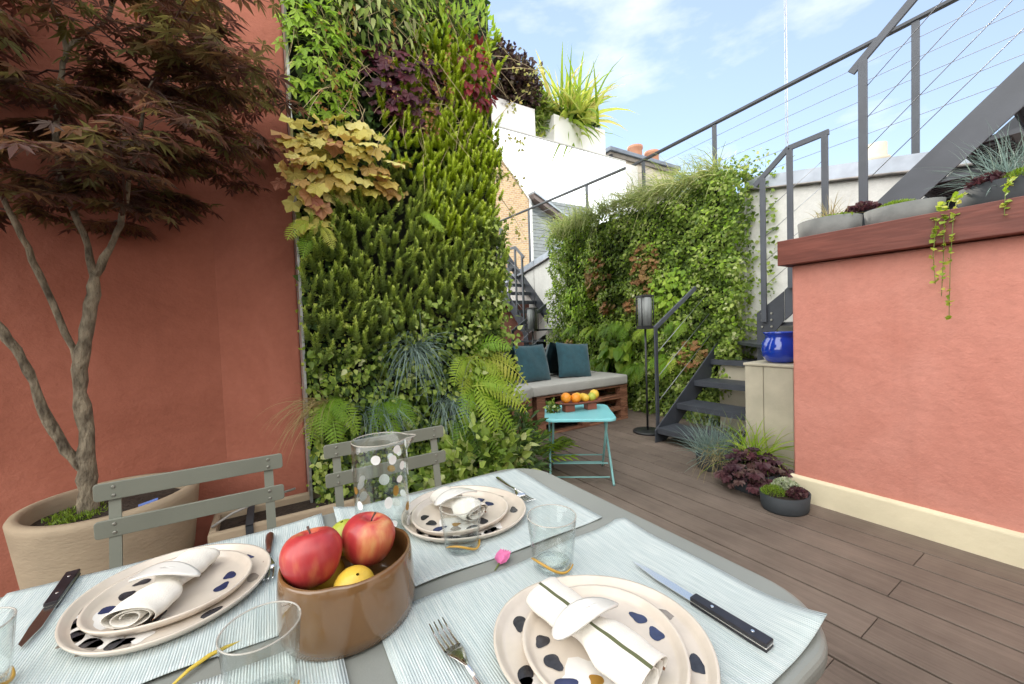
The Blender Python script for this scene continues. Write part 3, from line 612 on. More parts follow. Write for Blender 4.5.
# lower flight rail
r = thing('lower_handrail', 'single post steel handrail with slanting cables at the foot of the stairs', 'handrail', (3.2, 2.52, 0))
MB().box((3.185, 2.515, .02), (3.225, 2.533, 1.12)).build('post', M_steel, r, bevel=.003)
b = MB(); b.beam((3.19, 2.524, 1.105), (3.86, 2.524, 1.515), .045, .018, up=(0, 1, 0)); b.build('top_bar', M_steel_l, r, bevel=.003)
b = MB()
for z in (.86, .62, .38): b.tube([(3.205, 2.524, z), (4.1, 2.524, z + .62)], .003, 5)
b.build('cables', M_cable, r)
# roof terrace rail above the planted wall
r = thing('terrace_rail', 'long steel handrail with cables along the top of the white wall', 'railing', (4.66, 1, 2.9)); RX = 4.62
def zt(y): return 3.458 + (3.84 - y) * .036
b = MB(); b.beam((RX, 4.3, zt(4.3)), (RX, -3.5, zt(-3.5)), .05, .028); b.build('top_bar', M_steel, r, bevel=.003)
for yy, z0 in ((2.74, 2.60), (1.03, 2.38), (-.68, 2.1), (-2.4, 1.8), (3.78, 2.60)): MB().box((RX - .012, yy - .024, z0), (RX + .012, yy + .024, zt(yy) - .012)).build('post', M_steel_l, r, bevel=.003)
b = MB()
for k in range(5): b.tube([(RX, 4.2, zt(4.2) - .155 * (k + 1)), (RX, -3.4, zt(-3.4) - .155 * (k + 1))], .0028, 5)
b.build('cables', M_cable, r)
tag(recenter(MB().box((4.12, 1.76, 0), (4.58, 2.44, .70)).build('concrete_block', M_conc, None, bevel=.01), (4.35, 2.1, 0)), 'rough concrete block showing between the open treads of the stairs', 'concrete block')

# plinth and blue pot
t = thing('plinth', 'tall pale concrete pedestal with a vertical joint beside the stairs', 'pedestal', (3.4, 1.54, 0))
MB().box((3.26, 1.578, .09), (3.56, 1.715, .79)).build('narrow_panel', M_conc, t, bevel=.004)
MB().box((3.26, 1.37, .09), (3.56, 1.574, .79)).build('wide_panel', M_conc, t, bevel=.004)
MB().box((3.265, 1.375, 0), (3.555, 1.71, .088)).build('foot', M_conc, t, bevel=.003)
MB().box((3.25, 1.36, .792), (3.57, 1.725, .815)).build('top_slab', M_conc, t, bevel=.006)
o = MB().lathe([(.075, .816), (.10, .83), (.125, .87), (.132, .92), (.125, .975), (.105, 1.005), (.10, 1.02), (.118, 1.045), (.122, 1.055), (.108, 1.055), (.09, 1.02), (.11, .95), (.10, .85)], 40, (3.41, 1.52, 0)).build('blue_pot', M_blue)
tag(recenter(o, (3.41, 1.52, .816)), 'glossy cobalt blue glazed pot on the concrete pedestal', 'pot')

# ================================================================== BENCH
t = thing('pallet_bench', 'corner bench stacked from brown timber pallets against the mirror', 'bench', (2.9, 3.6, 0))
def pallet_run(p0, p1, depth, inward):
    """three pallets high; p0->p1 front edge, inward = unit vector to the back"""
    p0, p1, iv = Vector(p0), Vector(p1), Vector(inward); d = (p1 - p0); ln = d.length; d.normalize()
    def bx(a0, a1, b0, b1, z0, z1, mb):
        vs = []
        for z in (z0, z1):
            for a, b_ in ((a0, b0), (a1, b0), (a1, b1), (a0, b1)): q = p0 + d * a + iv * b_; vs.append((q.x, q.y, z))
        mb.add(vs, [(0, 3, 2, 1), (4, 5, 6, 7), (0, 1, 5, 4), (1, 2, 6, 5), (2, 3, 7, 6), (3, 0, 4, 7)])
    for lv in range(3):
        z = lv * .142; mb = MB()
        for q in range(5): bx(.002, ln - .002, q * depth / 4.6, q * depth / 4.6 + .085, z + .12, z + .141, mb)
        bx(0.002, ln - .002, 0, .085, z + .001, z + .021, mb); bx(0, ln, depth - .09, depth, z + .001, z + .021, mb)
        n = max(2, round(ln / .6) + 1)
        for i in range(n):
            a = (ln - .12) * i / (n - 1)
            for q in (0.004, depth / 2 - .05, depth - .1): bx(a + .003, a + .117, q, q + .09, z + .0215, z + .1195, mb)
        mb.build('pallet', M_pallet, t, bevel=.003)
pallet_run((2.36, 3.37, 0), (3.72, 3.36, 0), .47, (0, 1, 0))
u_ = Vector((-.83, -.56, 0)).normalized(); pallet_run(Vector((2.33, 3.38, 0)) + u_ * .95, (2.30, 3.36, 0), .47, (-.56, .83, 0))
def cushion(name, poly, z0, z1, m, label, cat, grp=None, p_=None):
    o = MB().prism(poly, z0, z1).build(name, m, None, bevel=.022, seg=4)
    for pl in o.data.polygons: pl.use_smooth = True
    cx = sum(p[0] for p in poly) / len(poly); cy = sum(p[1] for p in poly) / len(poly); return tag(recenter(o, (cx, cy, z0)), label, cat, grp)
cushion('seat_cushion', [(2.31, 3.345), (3.71, 3.34), (3.72, 3.83), (2.03, 3.83)], .4305, .545, M_cushion, 'long light grey seat cushion along the mirror under the pillows', 'cushion', 'bench seat cushions')
e0 = Vector((2.295, 3.335, 0)); e1 = e0 + u_ * 1.0; iv = Vector((-.56, .83, 0)).normalized()
cushion('seat_cushion', [(e0.x, e0.y), tuple((e0 + Vector((-.275, .485, 0)))[:2]), tuple((e1 + iv * .5)[:2]), tuple(e1[:2])], .4305, .55, M_cushion, 'light grey seat cushion on the angled left arm of the bench', 'cushion', 'bench seat cushions')
def pillow_mesh(sz=.44, th=.075, n=16):
    V = []; F = []
    for s_ in (1, -1):
        for i in range(n + 1):
            for j in range(n + 1):
                a, b = i / n * 2 - 1, j / n * 2 - 1; pr = ((1 - a ** 4) * (1 - b ** 4)) ** .55; pin = 1 - .06 * (1 - abs(b) ** 2) * abs(a) ** 3 - 0
                pin2 = 1 - .06 * (1 - abs(a) ** 2) * abs(b) ** 3
                V.append((a * sz / 2 * pin, s_ * th * pr + .006 * math.sin(a * 5 + b * 3) * pr, b * sz / 2 * pin2))
    m = (n + 1) ** 2
    for i in range(n):
        for j in range(n):
            q = (i * (n + 1) + j, (i + 1) * (n + 1) + j, (i + 1) * (n + 1) + j + 1, i * (n + 1) + j + 1); F.append(q); F.append(tuple(x + m for x in q)[::-1])
    return V, F
for (x, y, rz, rx, ry, lab) in ((2.56, 3.645, 4, -17, 0, 'left petrol blue square pillow leaning on the mirror'), (3.10, 3.60, -14, -20, 5, 'right petrol blue square pillow tilted against the mirror')):
    V, F = pillow_mesh(); me = bpy.data.meshes.new('pillow'); me.from_pydata([(a, b, c + .215) for a, b, c in V], [], F); me.materials.append(M_pillow)
    for p in me.polygons: p.use_smooth = True
    o = bpy.data.objects.new('pillow', me); C.objects.link(o); o.location = (x, y, .545); o.rotation_euler = (R(rx), R(ry), R(rz)); tag(o, lab, 'pillow', 'pillows on the bench')

# ================================================================== TURQUOISE TABLE + FRUIT
t = thing('side_table', 'small turquoise folding metal table with rounded corners before the bench', 'table', (2.0, 2.30, 0))
wv = Vector((.8, -.6, 0)); dv = Vector((.6, .8, 0)); c0 = Vector((2.0, 2.31, 0))
def rrect(hx, hy, r, n=6):
    out = []
    for cx, cy, a0 in ((hx - r, hy - r, 0), (-hx + r, hy - r, 90), (-hx + r, -hy + r, 180), (hx - r, -hy + r, 270)):
        for i in range(n + 1): a = R(a0 + 90 * i / n); out.append((cx + r * math.cos(a), cy + r * math.sin(a)))
    return out
def loc2(a, b): q = c0 + wv * a + dv * b; return (q.x, q.y)
MB().prism([loc2(a, b) for a, b in rrect(.255, .265, .06)], .480, .503).build('table_top', M_teal, t, bevel=.006)
for s in (-1, 1):
    for a in (-1, 1):
        x, y = loc2(a * (.205 - .012 * s), -s * .19); x2, y2 = loc2(a * (.215 - .012 * s), s * .19)
        b = MB(); b.tube([(x, y, .478), (x2, y2, .02), (x2 + dv.x * s * .02, y2 + dv.y * s * .02, .009)], .009, 8); b.build('leg', M_teal2, t)
    for z in (.05, .13):
        k = (.478 - z) / .458; yy = -s * .19 + 2 * s * .19 * k; p, q = loc2(-.205, yy), loc2(.205, yy)
        MB().tube([(*p, z), (*q, z)], .006, 6).build('crossbar', M_teal2, t)
t = thing('fruit_stand', 'oval wooden fruit tray on terracotta feet on the turquoise table', 'tray', (2.04, 2.36, .503))
fa = Vector((.93, -.22, 0)).normalized(); fb = Vector((-fa.y, fa.x, 0)); fc = Vector((2.03, 2.33, 0))
def fl(a, b): q = fc + fa * a + fb * b; return (q.x, q.y)
b = MB()
for z, k in ((.553, .93), (.568, 1)):
    pass
n = 28; ring = lambda rx, ry, z: [(*fl(rx * math.cos(2 * math.pi * i / n), ry * math.sin(2 * math.pi * i / n)), z) for i in range(n)]
vs = ring(.15, .05, .556) + ring(.20, .078, .575) + ring(.195, .074, .578) + ring(.145, .045, .562)
b.add(vs, [tuple(range(n))[::-1]] + [(k * n + i, k * n + (i + 1) % n, (k + 1) * n + (i + 1) % n, (k + 1) * n + i) for k in range(3) for i in range(n)] + [tuple(range(3 * n, 4 * n))], 0, True); b.build('tray', M_terrared, t)
for a in (-.09, .10):
    vs = [fl(a + i, j) for i, j in ((-.04, -.035), (.04, -.035), (.04, .035), (-.04, .035))]; MB().prism(vs, .5035, .5555).build('foot', M_terrared, t, bevel=.004)
def fruit(p, r, m, name, lab, cat, sq=1., grp='fruit on the tray'):
    o = MB().lathe([(0.001, -r * sq), (r * .5, -r * .88 * sq), (r * .87, -r * .5 * sq), (r, 0), (r * .87, r * .5 * sq), (r * .5, r * .86 * sq), (.002, r * .97 * sq)], 20, (0, 0, r * sq), capb=False).build(name, m, None, sub=1)
    o.location = p; o.rotation_euler = (rng.normal() * .3, rng.normal() * .3, 0); return tag(o, lab, cat, grp)
for a, bb, z, r, m, nm, lab in ((-.12, -.012, .572, .042, M_orange, 'orange', 'large orange at the left end of the tray on the turquoise table'), (-.055, -.025, .568, .040, M_orange, 'orange', 'second orange from the left on the tray, beside the larger one'),
                          (-.005, .0, .567, .040, M_lemon, 'lemon', 'yellow fruit in the middle of the tray on the turquoise table'), (.045, .022, .567, .034, M_lemon, 'lemon', 'small yellow fruit behind the middle of the tray'),
                          (-.085, .034, .572, .038, M_orange, 'orange', 'small orange at the back of the tray between the two front oranges'), (.045, -.024, .566, .033, M_lemon, 'lemon', 'yellow fruit at the front of the tray right of the middle one'),
                          (.092, -.012, .568, .036, M_lime, 'lime', 'yellow green fruit right of centre on the tray'), (.142, .004, .574, .040, M_lemon, 'lemon', 'large yellow fruit at the right end of the tray')):
    x, y = fl(a, bb); fruit((x, y, z), r, m, nm, lab, nm)
shrub('herb_sprig', 'small green herb sprig at the left of the fruit tray', (1.83, 2.40, .545), (.05, .05, .042), 110, T_OV, .03, F_ivy, 'plant')

# ================================================================== LANTERN
t = thing('floor_lantern', 'tall black lantern lamp with glass cylinder on a thin pole', 'floor lamp', (3.39, 2.80, 0)); lx, ly = 3.39, 2.80
MB().lathe([(.15, .001), (.15, .018), (.14, .024), (.02, .026)], 32, (lx, ly, 0), capt=True).build('base', M_black, t)
MB().tube([(lx, ly, .026), (lx, ly, 1.10)], .011, 10).build('pole', M_black, t)
MB().lathe([(.095, 1.10), (.095, 1.135)], 4, (lx, ly, 0), capt=True, smooth=False, rot=R(20)).build('lamp_tray', M_black, t)
MB().lathe([(.072, 1.136), (.072, 1.43)], 28, (lx, ly, 0), capt=True).build('glass_cylinder', M_lampglass, t)
b = MB()
for i in range(4):
    a = R(20 + 90 * i); b.tube([(lx + .09 * math.cos(a), ly + .09 * math.sin(a), 1.135), (lx + .09 * math.cos(a), ly + .09 * math.sin(a), 1.435)], .006, 6)
b.build('frame', M_black, t)
MB().lathe([(.098, 1.436), (.098, 1.452), (.03, 1.462)], 4, (lx, ly, 0), capt=True, smooth=False, rot=R(20)).build('lid', M_black, t)

# ================================================================== DINING TABLE
TZ = .74
t = thing('dining_table', 'grey metal outdoor dining table with rounded corners', 'table', (-.15, .6, 0))
out = [(-.165 + a, .612 + b) for a, b in rrect(.84, .405, .12, 12)]
MB().prism(out, TZ - .030, TZ).build('table_top', M_table, t, bevel=.011, seg=4)
MB().prism([(-.165 + a, .605 + b) for a, b in rrect(.78, .35, .06)], TZ - .075, TZ - .031).build('apron', M_table, t, bevel=.004)
for sx in (-1, 1):
    for sy in (-1, 1):
        x, y = -.165 + sx * .72, .605 + sy * .30
        MB().tube([(x, y, TZ - .076), (x + sx * .03, y + sy * .03, .002)], [.022, .018], 12).build('leg', M_table, t)

# placemats: thin woven sheets with a slight wave
def placemat(x0, y0, x1, y1, lab, lift, seed, rot=0):
    n, m = 36, 28; V = []; F = []; r2 = np.random.default_rng(seed)
    ph = r2.random(4) * 6
    for s_ in (0, 1):
        for i in range(n + 1):
            for j in range(m + 1):
                a, b = i / n, j / m; x, y = x0 + (x1 - x0) * a, y0 + (y1 - y0) * b
                z = .0012 + .0010 * (1 + math.sin(a * 7 + ph[0]) * math.cos(b * 5 + ph[1]))
                e = max(0, (abs(b - .5) - .36) / .14) * .0035 * (.5 + .5 * math.sin(a * 13 + ph[2])) + max(0, (abs(a - .5) - .42) / .08) * .0025 * (.5 + .5 * math.sin(b * 9 + ph[3]))
                z += e
                for (ca, cb, h, rad) in lift: z += h * max(0, 1 - math.hypot((a - ca) * 1.4, b - cb) / rad) ** 2
                y += .0025 * math.sin(a * 9 + ph[1]) * (1 if b > .5 else -1) * abs(b - .5) * 2
                cx, cy = (x0 + x1) / 2, (y0 + y1) / 2; dx, dy = x - cx, y - cy; cr_, sr = math.cos(rot), math.sin(rot)
                V.append((cx + dx * cr_ - dy * sr, cy + dx * sr + dy * cr_, TZ + z + (.0 if s_ else -.0011)))
    k = (n + 1) * (m + 1)
    for i in range(n):
        for j in range(m):
            q = (i * (m + 1) + j, (i + 1) * (m + 1) + j, (i + 1) * (m + 1) + j + 1, i * (m + 1) + j + 1); F.append(tuple(x + k for x in q)); F.append(q[::-1])
    bd = [(i * (m + 1)) for i in range(n + 1)] + [n * (m + 1) + j for j in range(1, m + 1)] + [i * (m + 1) + m for i in range(n - 1, -1, -1)] + [j for j in range(m - 1, 0, -1)]
    for a, b in zip(bd, bd[1:] + bd[:1]): F.append((a, b, b + k, a + k))
    mb = MB().add(V, F, 0, True); o = mb.build('placemat', M_mat)
    return tag(recenter(o, ((x0 + x1) / 2, (y0 + y1) / 2, TZ)), lab, 'placemat', 'pale blue woven placemats')
placemat(-.392, .637, .085, 1.002, 'pale blue woven placemat under the far left setting, in front of the larger chair', [(1, 0, .004, .3)], 1)
placemat(.106, .622, .600, .992, 'pale blue woven placemat at the far right of the table, under the carafe', [(0, 1, .014, .25)], 2, R(-1.2))
placemat(.110, .225, .625, .588, 'pale blue woven placemat with curled corner under the near right plates', [(1, 0, .016, .3), (.95, 1, .010, .2)], 3, R(-.6))
placemat(-.45, .235, .062, .602, 'pale blue woven placemat at the near left under a tumbler', [(1, 1, .004, .2)], 4)

# ---------------- plates
def plate(name, c, r, z, lab, prof, seed, motif, th0):
    """organic rounded plate; glaze motifs are part of its own mesh"""
    r2 = np.random.default_rng(seed); a1, a2, p1, p2 = .035, .02, r2.random() * 6, r2.random() * 6
    wob = lambda a, zz: 1 + a1 * math.cos(2 * a + p1) + a2 * math.cos(3 * a + p2)
    mb = MB(); mb.lathe(prof(r), 72, (c[0], c[1], z), 0, wob=wob, capb=True, capt=True)
    def petal(a, rr, ln, wd, mi, tilt=0, lift=.0):
        px, py = c[0] + rr * r * math.cos(a), c[1] + rr * r * math.sin(a); n = 22; zz = z + floor_z(rr) + .0006 + lift
        d = a + tilt; vs = []
        for i in range(n):
            t_ = 2 * math.pi * i / n; rad_ = (1 + (.10 * math.cos(3 * t_) + .26 * max(0, math.cos(t_)) ** 6 + .05 * math.sin(4 * t_ + a * 9)) * (mi != 2) + .16 * math.cos(5 * t_) * (mi == 2) + .06 * math.sin(2 * t_ + a * 7)); u = math.cos(t_) * ln / 2 * rad_; v = math.sin(t_) * wd / 1.6 * rad_
            vs.append((px + u * math.cos(d) - v * math.sin(d), py + u * math.sin(d) + v * math.cos(d), zz))
        mb.add(vs, [tuple(range(n))], mi)
    floor_z = lambda rr: prof(r)[-1][1]
    motif(petal)
    o = mb.build(name, [M_cream, M_petalblk, M_petalwht, M_petalgry, M_petalblu, M_gold]); tag(recenter(o, (*c, z)), lab, 'plate', 'hand painted cream plates'); return o
big = lambda r: [(r * .80, 0), (r * .95, .005), (r * 1.0, .014), (r * .995, .0165), (r * .97, .0155), (r * .93, .0085), (r * .88, .0062), (r * .5, .006)]
sml = lambda r: [(r * .80, 0), (r * .95, .005), (r * 1.0, .014), (r * .99, .0162), (r * .955, .0152), (r * .91, .0085), (r * .85, .0062), (r * .4, .006)]
def motif_big(base):
    def f(P):
        for i in range(5):
            a = base + R(-44 + i * 21)
            P(a, .80, .029, .015, 1, tilt=R(60 + 12 * i)); P(a + R(11), .74, .03, .026, 2, tilt=R(20)); P(a + R(5), .86, .016, .022, 3, tilt=R(90))
        for i, mi in enumerate((1, 3, 4, 1, 1)):
            a = base + R(95 + i * 44); P(a, .84, .026, .014, mi, tilt=R(95 + 20 * (i % 3)))
    return f
def motif_small(base):
    def f(P):
        P(base, .55, .075, .060, 2, tilt=R(90)); P(base + R(2), .50, .014, .014, 5, lift=.0004)
        for i, mi in enumerate((1, 1, 4, 3, 1, 1)):
            a = base + R(-75 + i * 26); P(a, .74 - .07 * (i % 2), .020 + .003 * (i % 3), .014 + .002 * (i % 2), mi, tilt=R(70 + 40 * (i % 3)), lift=.0003)
        for i, mi in enumerate((4, 4)): P(base + R(125 + i * 25), .72, .022, .014, mi, tilt=R(90))
    return f
SET = {'fl': (-.150, .832, -.149, .825), 'fr': (.354, .806, .341, .797), 'nr': (.344, .366, .339, .357)}
for k, nm, bs in (('fl', 'far left', R(205)), ('fr', 'far right', R(235)), ('nr', 'near right', R(215))):
    x, y, x2, y2 = SET[k]
    plate('dinner_plate', (x, y), .134, TZ + .0035, 'large cream dinner plate with dark petals, bottom plate of the %s setting' % nm, big, len(k) + int(x * 100) % 7, motif_big(bs), 0)
    plate('side_plate', (x2, y2), .103, TZ + .0102, 'small cream plate with painted petals, top plate of the %s setting' % nm, sml, 3 + int(x * 100) % 5, motif_small(bs), 0)

# ---------------- napkins: rolled linen and an oval porcelain ring
def napkin(p0, p1, z, ring_at, lab, rlab, r=.021, flare=1.3, stripe=False):
    """linen roll from p0 (spiral end, near) to p1, flattened"""
    p0, p1 = Vector((*p0, 0)), Vector((*p1, 0)); d = (p1 - p0).normalized(); s = Vector((-d.y, d.x, 0)); ln = (p1 - p0).length
    mb = MB(); nT, nA = 34, 104; V = []
    for i in range(nT + 1):
        t_ = i / nT; pinch = 1 - .38 * math.exp(-((t_ - ring_at) / .13) ** 2); kx = r * (flare - (flare - 1) * abs(t_ - .4)) * pinch
        for j in range(nA + 1):
            q = j / nA; th = 2 * math.pi * 2.6 * q; rr = .28 + .72 * q + .035 * math.sin(t_ * 9 + th * 1.5) + .02 * math.sin(t_ * 31 + th * 3)
            x = math.cos(th) * rr * kx * 1.25; zz = math.sin(th) * rr * r * .72 * (pinch * .5 + .5)
            P = p0 + d * (ln * t_ + .004 * math.sin(q * 14)) + s * x; V.append((P.x, P.y, z + r * .76 + zz))
    W = nA + 1; F = []; mats_ = []
    for i in range(nT):
        for j in range(nA): F.append((i * W + j, i * W + j + 1, (i + 1) * W + j + 1, (i + 1) * W + j)); mats_.append(1 if j in (nA - 1,) else (2 if stripe and j in (nA - 15,) else 0))
    for f, mi in zip(F, mats_): mb.f.append(list(f)); mb.m.append(mi); mb.sm.append(True)
    mb.v = [tuple(v) for v in V]
    o = mb.build('napkin', [M_napkin, M_linered, M_linegrn]); so_ = o.modifiers.new('thick', 'SOLIDIFY'); so_.thickness = .0011
    tag(recenter(o, ((p0.x + p1.x) / 2, (p0.y + p1.y) / 2, z)), lab, 'napkin', 'rolled linen napkins')
    # ring: slim upright loop around the roll and a flat oval disc lying over it
    c = p0 + d * ln * ring_at; b = MB(); n = 28
    top = []; bot = []; K = 6
    for kk in range(K + 1):
        f_ = max(.02, kk / K)
        for i in range(n):
            a = 2 * math.pi * i / n; e = .5 + .5 * math.cos(2 * a)
            x, y = math.cos(a) * .052 * f_, math.sin(a) * .017 * f_ * (1 + .25 * math.cos(a)); P = c + s * x + d * (y + .10 * x)
            hz = z + 2 * r * .80 + .005 - .30 * x * x / .052; top.append((P.x, P.y, hz))
    b.add(top, [(k_ * n + i, (k_ + 1) * n + i, (k_ + 1) * n + (i + 1) % n, k_ * n + (i + 1) % n) for k_ in range(0, K) for i in range(n)] + [tuple(range(n))[::-1]], 0, True)
    o = b.build('napkin_ring', M_nacre); so_ = o.modifiers.new('thick', 'SOLIDIFY'); so_.thickness = .003
    tag(recenter(o, (c.x, c.y, z)), rlab, 'napkin ring', 'oval porcelain napkin rings')
ZN = TZ + .0178
napkin((.334, .278), (.318, .462), ZN, .50, 'rolled white linen napkin with green stripe on the near right plates', 'white oval porcelain ring around the napkin on the near right plates', .024, 1.4, stripe=True)
napkin((-.185, .742), (-.125, .885), ZN, .48, 'folded white linen napkin with brown hem on the far left plates', 'white oval porcelain ring around the napkin on the far left plates', .024)
napkin((.352, .735), (.325, .875), ZN, .50, 'crumpled white linen napkin on the far right plates behind a tumbler', 'white oval porcelain ring around the napkin on the far right plates', .024)

# ---------------- cutlery
def fork(x, y, rz, lab, handle=M_steelc):
    t = thing('fork', lab, 'fork', (x, y, TZ + .003), 'forks beside the plates'); t.rotation_euler[2] = 0
    cr_, sr = math.cos(rz), math.sin(rz); T = lambda a, b, c: (x + a * cr_ - b * sr, y + a * sr + b * cr_, TZ + .003 + c)
    # along local +b = tines end
    hd = MB(); sec = [(-.10, .0045, .004, .002), (-.09, .0062, .004, .002), (-.04, .0045, .004, .003), (.0, .0028, .005, .0035), (.012, .003, .008, .0035)]
    def sweep(mb, sec):
        n = 10; vs = []
        for b_, wd, zc_, th in sec:
            for i in range(n): a = 2 * math.pi * i / n; vs.append(T(wd * math.cos(a), b_, zc_ + th * math.sin(a)))
        K = len(sec); mb.add(vs, [(k * n + i, k * n + (i + 1) % n, (k + 1) * n + (i + 1) % n, (k + 1) * n + i) for k in range(K - 1) for i in range(n)] + [tuple(range(n))[::-1], tuple(range((K - 1) * n, K * n))], 0, True)
    sweep(hd, sec if handle is M_steelc else [(-.10, .004, .005, .004), (-.092, .0072, .006, .005), (-.07, .0075, .006, .005), (-.03, .0045, .006, .004), (-.012, .004, .006, .004)]); hd.build('handle', handle, t)
    h = MB(); sweep(h, [(-.014, .003, .006, .0025), (.004, .003, .008, .002), (.02, .008, .008, .0013), (.032, .0115, .006, .0011), (.045, .0122, .004, .001)])
    for i in range(4):
        a = (i - 1.5) * .0066
        sec2 = [(.043, .0024, .0042, .001), (.06, .0019, .0042, .001), (.075, .0016, .0065, .0009), (.092, .0008, .011, .0006)]
        n = 6; vs = []
        for b_, wd, zc_, th in sec2:
            for q in range(n): an = 2 * math.pi * q / n; vs.append(T(a + wd * math.cos(an), b_, zc_ + th * math.sin(an)))
        h.add(vs, [(k * n + q, k * n + (q + 1) % n, (k + 1) * n + (q + 1) % n, (k + 1) * n + q) for k in range(3) for q in range(n)] + [tuple(range(3 * n, 4 * n))], 0, True)
    h.build('fork_head', M_steelc, t)
def knife(x, y, rz, lab, hm=M_handle, blade=.115):
    t = thing('knife', lab, 'knife', (x, y, TZ + .003), 'knives beside the plates'); cr_, sr = math.cos(rz), math.sin(rz)
    T = lambda a, b, c: (x + a * cr_ - b * sr, y + a * sr + b * cr_, TZ + .0035 + c)
    b = MB(); pts = [(-.0075, 0), (.0075, 0), (.008, .05), (.006, .09), (.0, blade), (-.0072, .06)]
    n = len(pts); b.add([T(a, c, .0045) for a, c in pts] + [T(a, c, .0060) for a, c in pts], [tuple(range(n))[::-1], tuple(range(n, 2 * n))] + [(i, (i + 1) % n, n + (i + 1) % n, n + i) for i in range(n)]); b.build('blade', M_steelc, t)
    def hbox(z0, z1, w0, w1, m, nm):
        v = [T(a, c, z) for z in (z0, z1) for a, c in ((-w1, -.106), (w1, -.106), (w0, .0), (-w0, .0))]
        MB().add(v, [(0, 3, 2, 1), (4, 5, 6, 7), (0, 1, 5, 4), (1, 2, 6, 5), (2, 3, 7, 6), (3, 0, 4, 7)]).build(nm, m, t, bevel=.0012)
    hbox(.0, .0041, .0078, .0092, hm, 'handle_scale'); hbox(.0042, .0064, .0079, .0093, M_steelc, 'tang'); hbox(.0065, .0115, .0078, .0092, hm, 'handle_scale')
    for c in (-.03, -.085): MB().tube([T(0, c, .0108), T(0, c, .0121)], .0022, 10).build('rivet', M_steelc, t)
fork(.187, .430, R(4), 'steel fork lying on the near right placemat between bowl and plate')
fork(-.020, .865, R(178), 'fork with dark wooden handle between the far left plates and the apples', M_handleb)
fork(.515, .85, R(176), 'steel fork at the right edge of the far right placemat')
knife(.517, .352, R(0), 'steel table knife with black riveted handle right of the near right plates')
knife(-.312, .905, R(183), 'dark knife with black handle left of the far left plates', M_handle, .10)

# ---------------- glassware
def tumbler(x, y, r, h, lab, band_rot, base=True):
    t = thing('glass_tumbler', lab, 'glass', (x, y, TZ + .003), 'clear tumblers'); z = TZ + .003; w_ = .0016
    MB().lathe([(r * .72, z), (r * .80, z + .004), (r * .88, z + h * .4), (r, z + h), (r - w_ * .5, z + h + .0010), (r - w_, z + h), (r * .88 - w_, z + h * .4), (r * .76, z + .010), (r * .3, z + .007)], 48, (x, y, 0), capt=True).build('glass_wall', M_glass, t)
    MB().tube([(x + (r - w_ / 2) * math.cos(a), y + (r - w_ / 2) * math.sin(a), z + h) for a in [2 * math.pi * i / 48 for i in range(49)]], .0011, 6).build('rim', M_rim, t)
    MB().lathe([(r * .60, z + .0012), (r * .70, z + .003), (r * .715, z + .007), (r * .60, z + .0085), (r * .2, z + .0066)], 40, (x, y, 0), capt=True).build('thick_base', M_glass, t)
    pts = []
    for i in range(22):
        a = band_rot + R(150) * i / 21; f_ = .16 + .10 * math.sin(i * .28); rr = r * (.80 + .12 * f_ / .4) + .0008; pts.append((x + rr * math.cos(a), y + rr * math.sin(a), z + h * f_))
    MB().tube(pts, [.0012 + .0012 * math.sin(math.pi * i / 21) for i in range(22)], 6).build('amber_line', M_amber, t)
M_rim, n_, l_, p_ = nodemat('glass_rim')
p_.inputs['Base Color'].default_value = (.55, .52, .46, 1); p_.inputs['Roughness'].default_value = .1; p_.inputs['Alpha'].default_value = .55; p_.inputs['Coat Weight'].default_value = 1
tumbler(-.0235, .53, .041, .088, 'clear glass tumbler with amber line in front of the apple bowl', R(200))
tumbler(.405, .545, .043, .088, 'clear glass tumbler with amber line above the near right plates', R(150))
tumbler(.297, .690, .040, .082, 'clear glass tumbler in front of the far right napkin', R(190))
tumbler(-.325, .735, .041, .082, 'clear glass tumbler cut by the left edge of the photo', R(250))
t = thing('carafe', 'clear glass carafe with white dots and a pouring lip behind the apples', 'carafe', (.185, .845, TZ + .003)); cx, cy, z = .187, .845, TZ + .003
def spout(a, zz):
    d = math.atan2(math.sin(a + .25), math.cos(a + .25)); return 1 + (.38 * math.exp(-(d / .22) ** 2) * max(0, (zz - z - .165) / .03) if zz > z + .165 else 0)
cw = MB().lathe([(.048, z), (.053, z + .006), (.054, z + .06), (.055, z + .165), (.055, z + .180), (.0555, z + .195), (.0538, z + .195), (.053, z + .165), (.052, z + .06), (.050, z + .012), (.02, z + .009)], 64, (cx, cy, 0), wob=spout, capt=True)
MB().tube([(cx + .0547 * spout(a, z + .195) * math.cos(a), cy + .0547 * spout(a, z + .195) * math.sin(a), z + .195) for a in [2 * math.pi * i / 64 for i in range(65)]], .0013, 6).build('rim', M_rim, t)
b = MB(); r3 = random.Random(5)
for i in range(34):
    a = r3.random() * 6.28; zz = z + .012 + (.168 * (i / 34)) ** 1 + r3.random() * .01; rr = .0556; s1, s2 = .0065 + r3.random() * .003, .007 + r3.random() * .004
    if i < 16: s1 *= 1.25; s2 *= 1.2
    vs = []
    for k in range(12):
        q = 2 * math.pi * k / 12; aa = a + s1 * math.cos(q) / rr; vs.append((cx + rr * math.cos(aa), cy + rr * math.sin(aa), zz + s2 * math.sin(q)))
    cw.add(vs, [tuple(range(12))], 2 if r3.random() < .16 else 1)
cw.build('glass_wall', [M_glass, M_whitespot, M_gold], t)

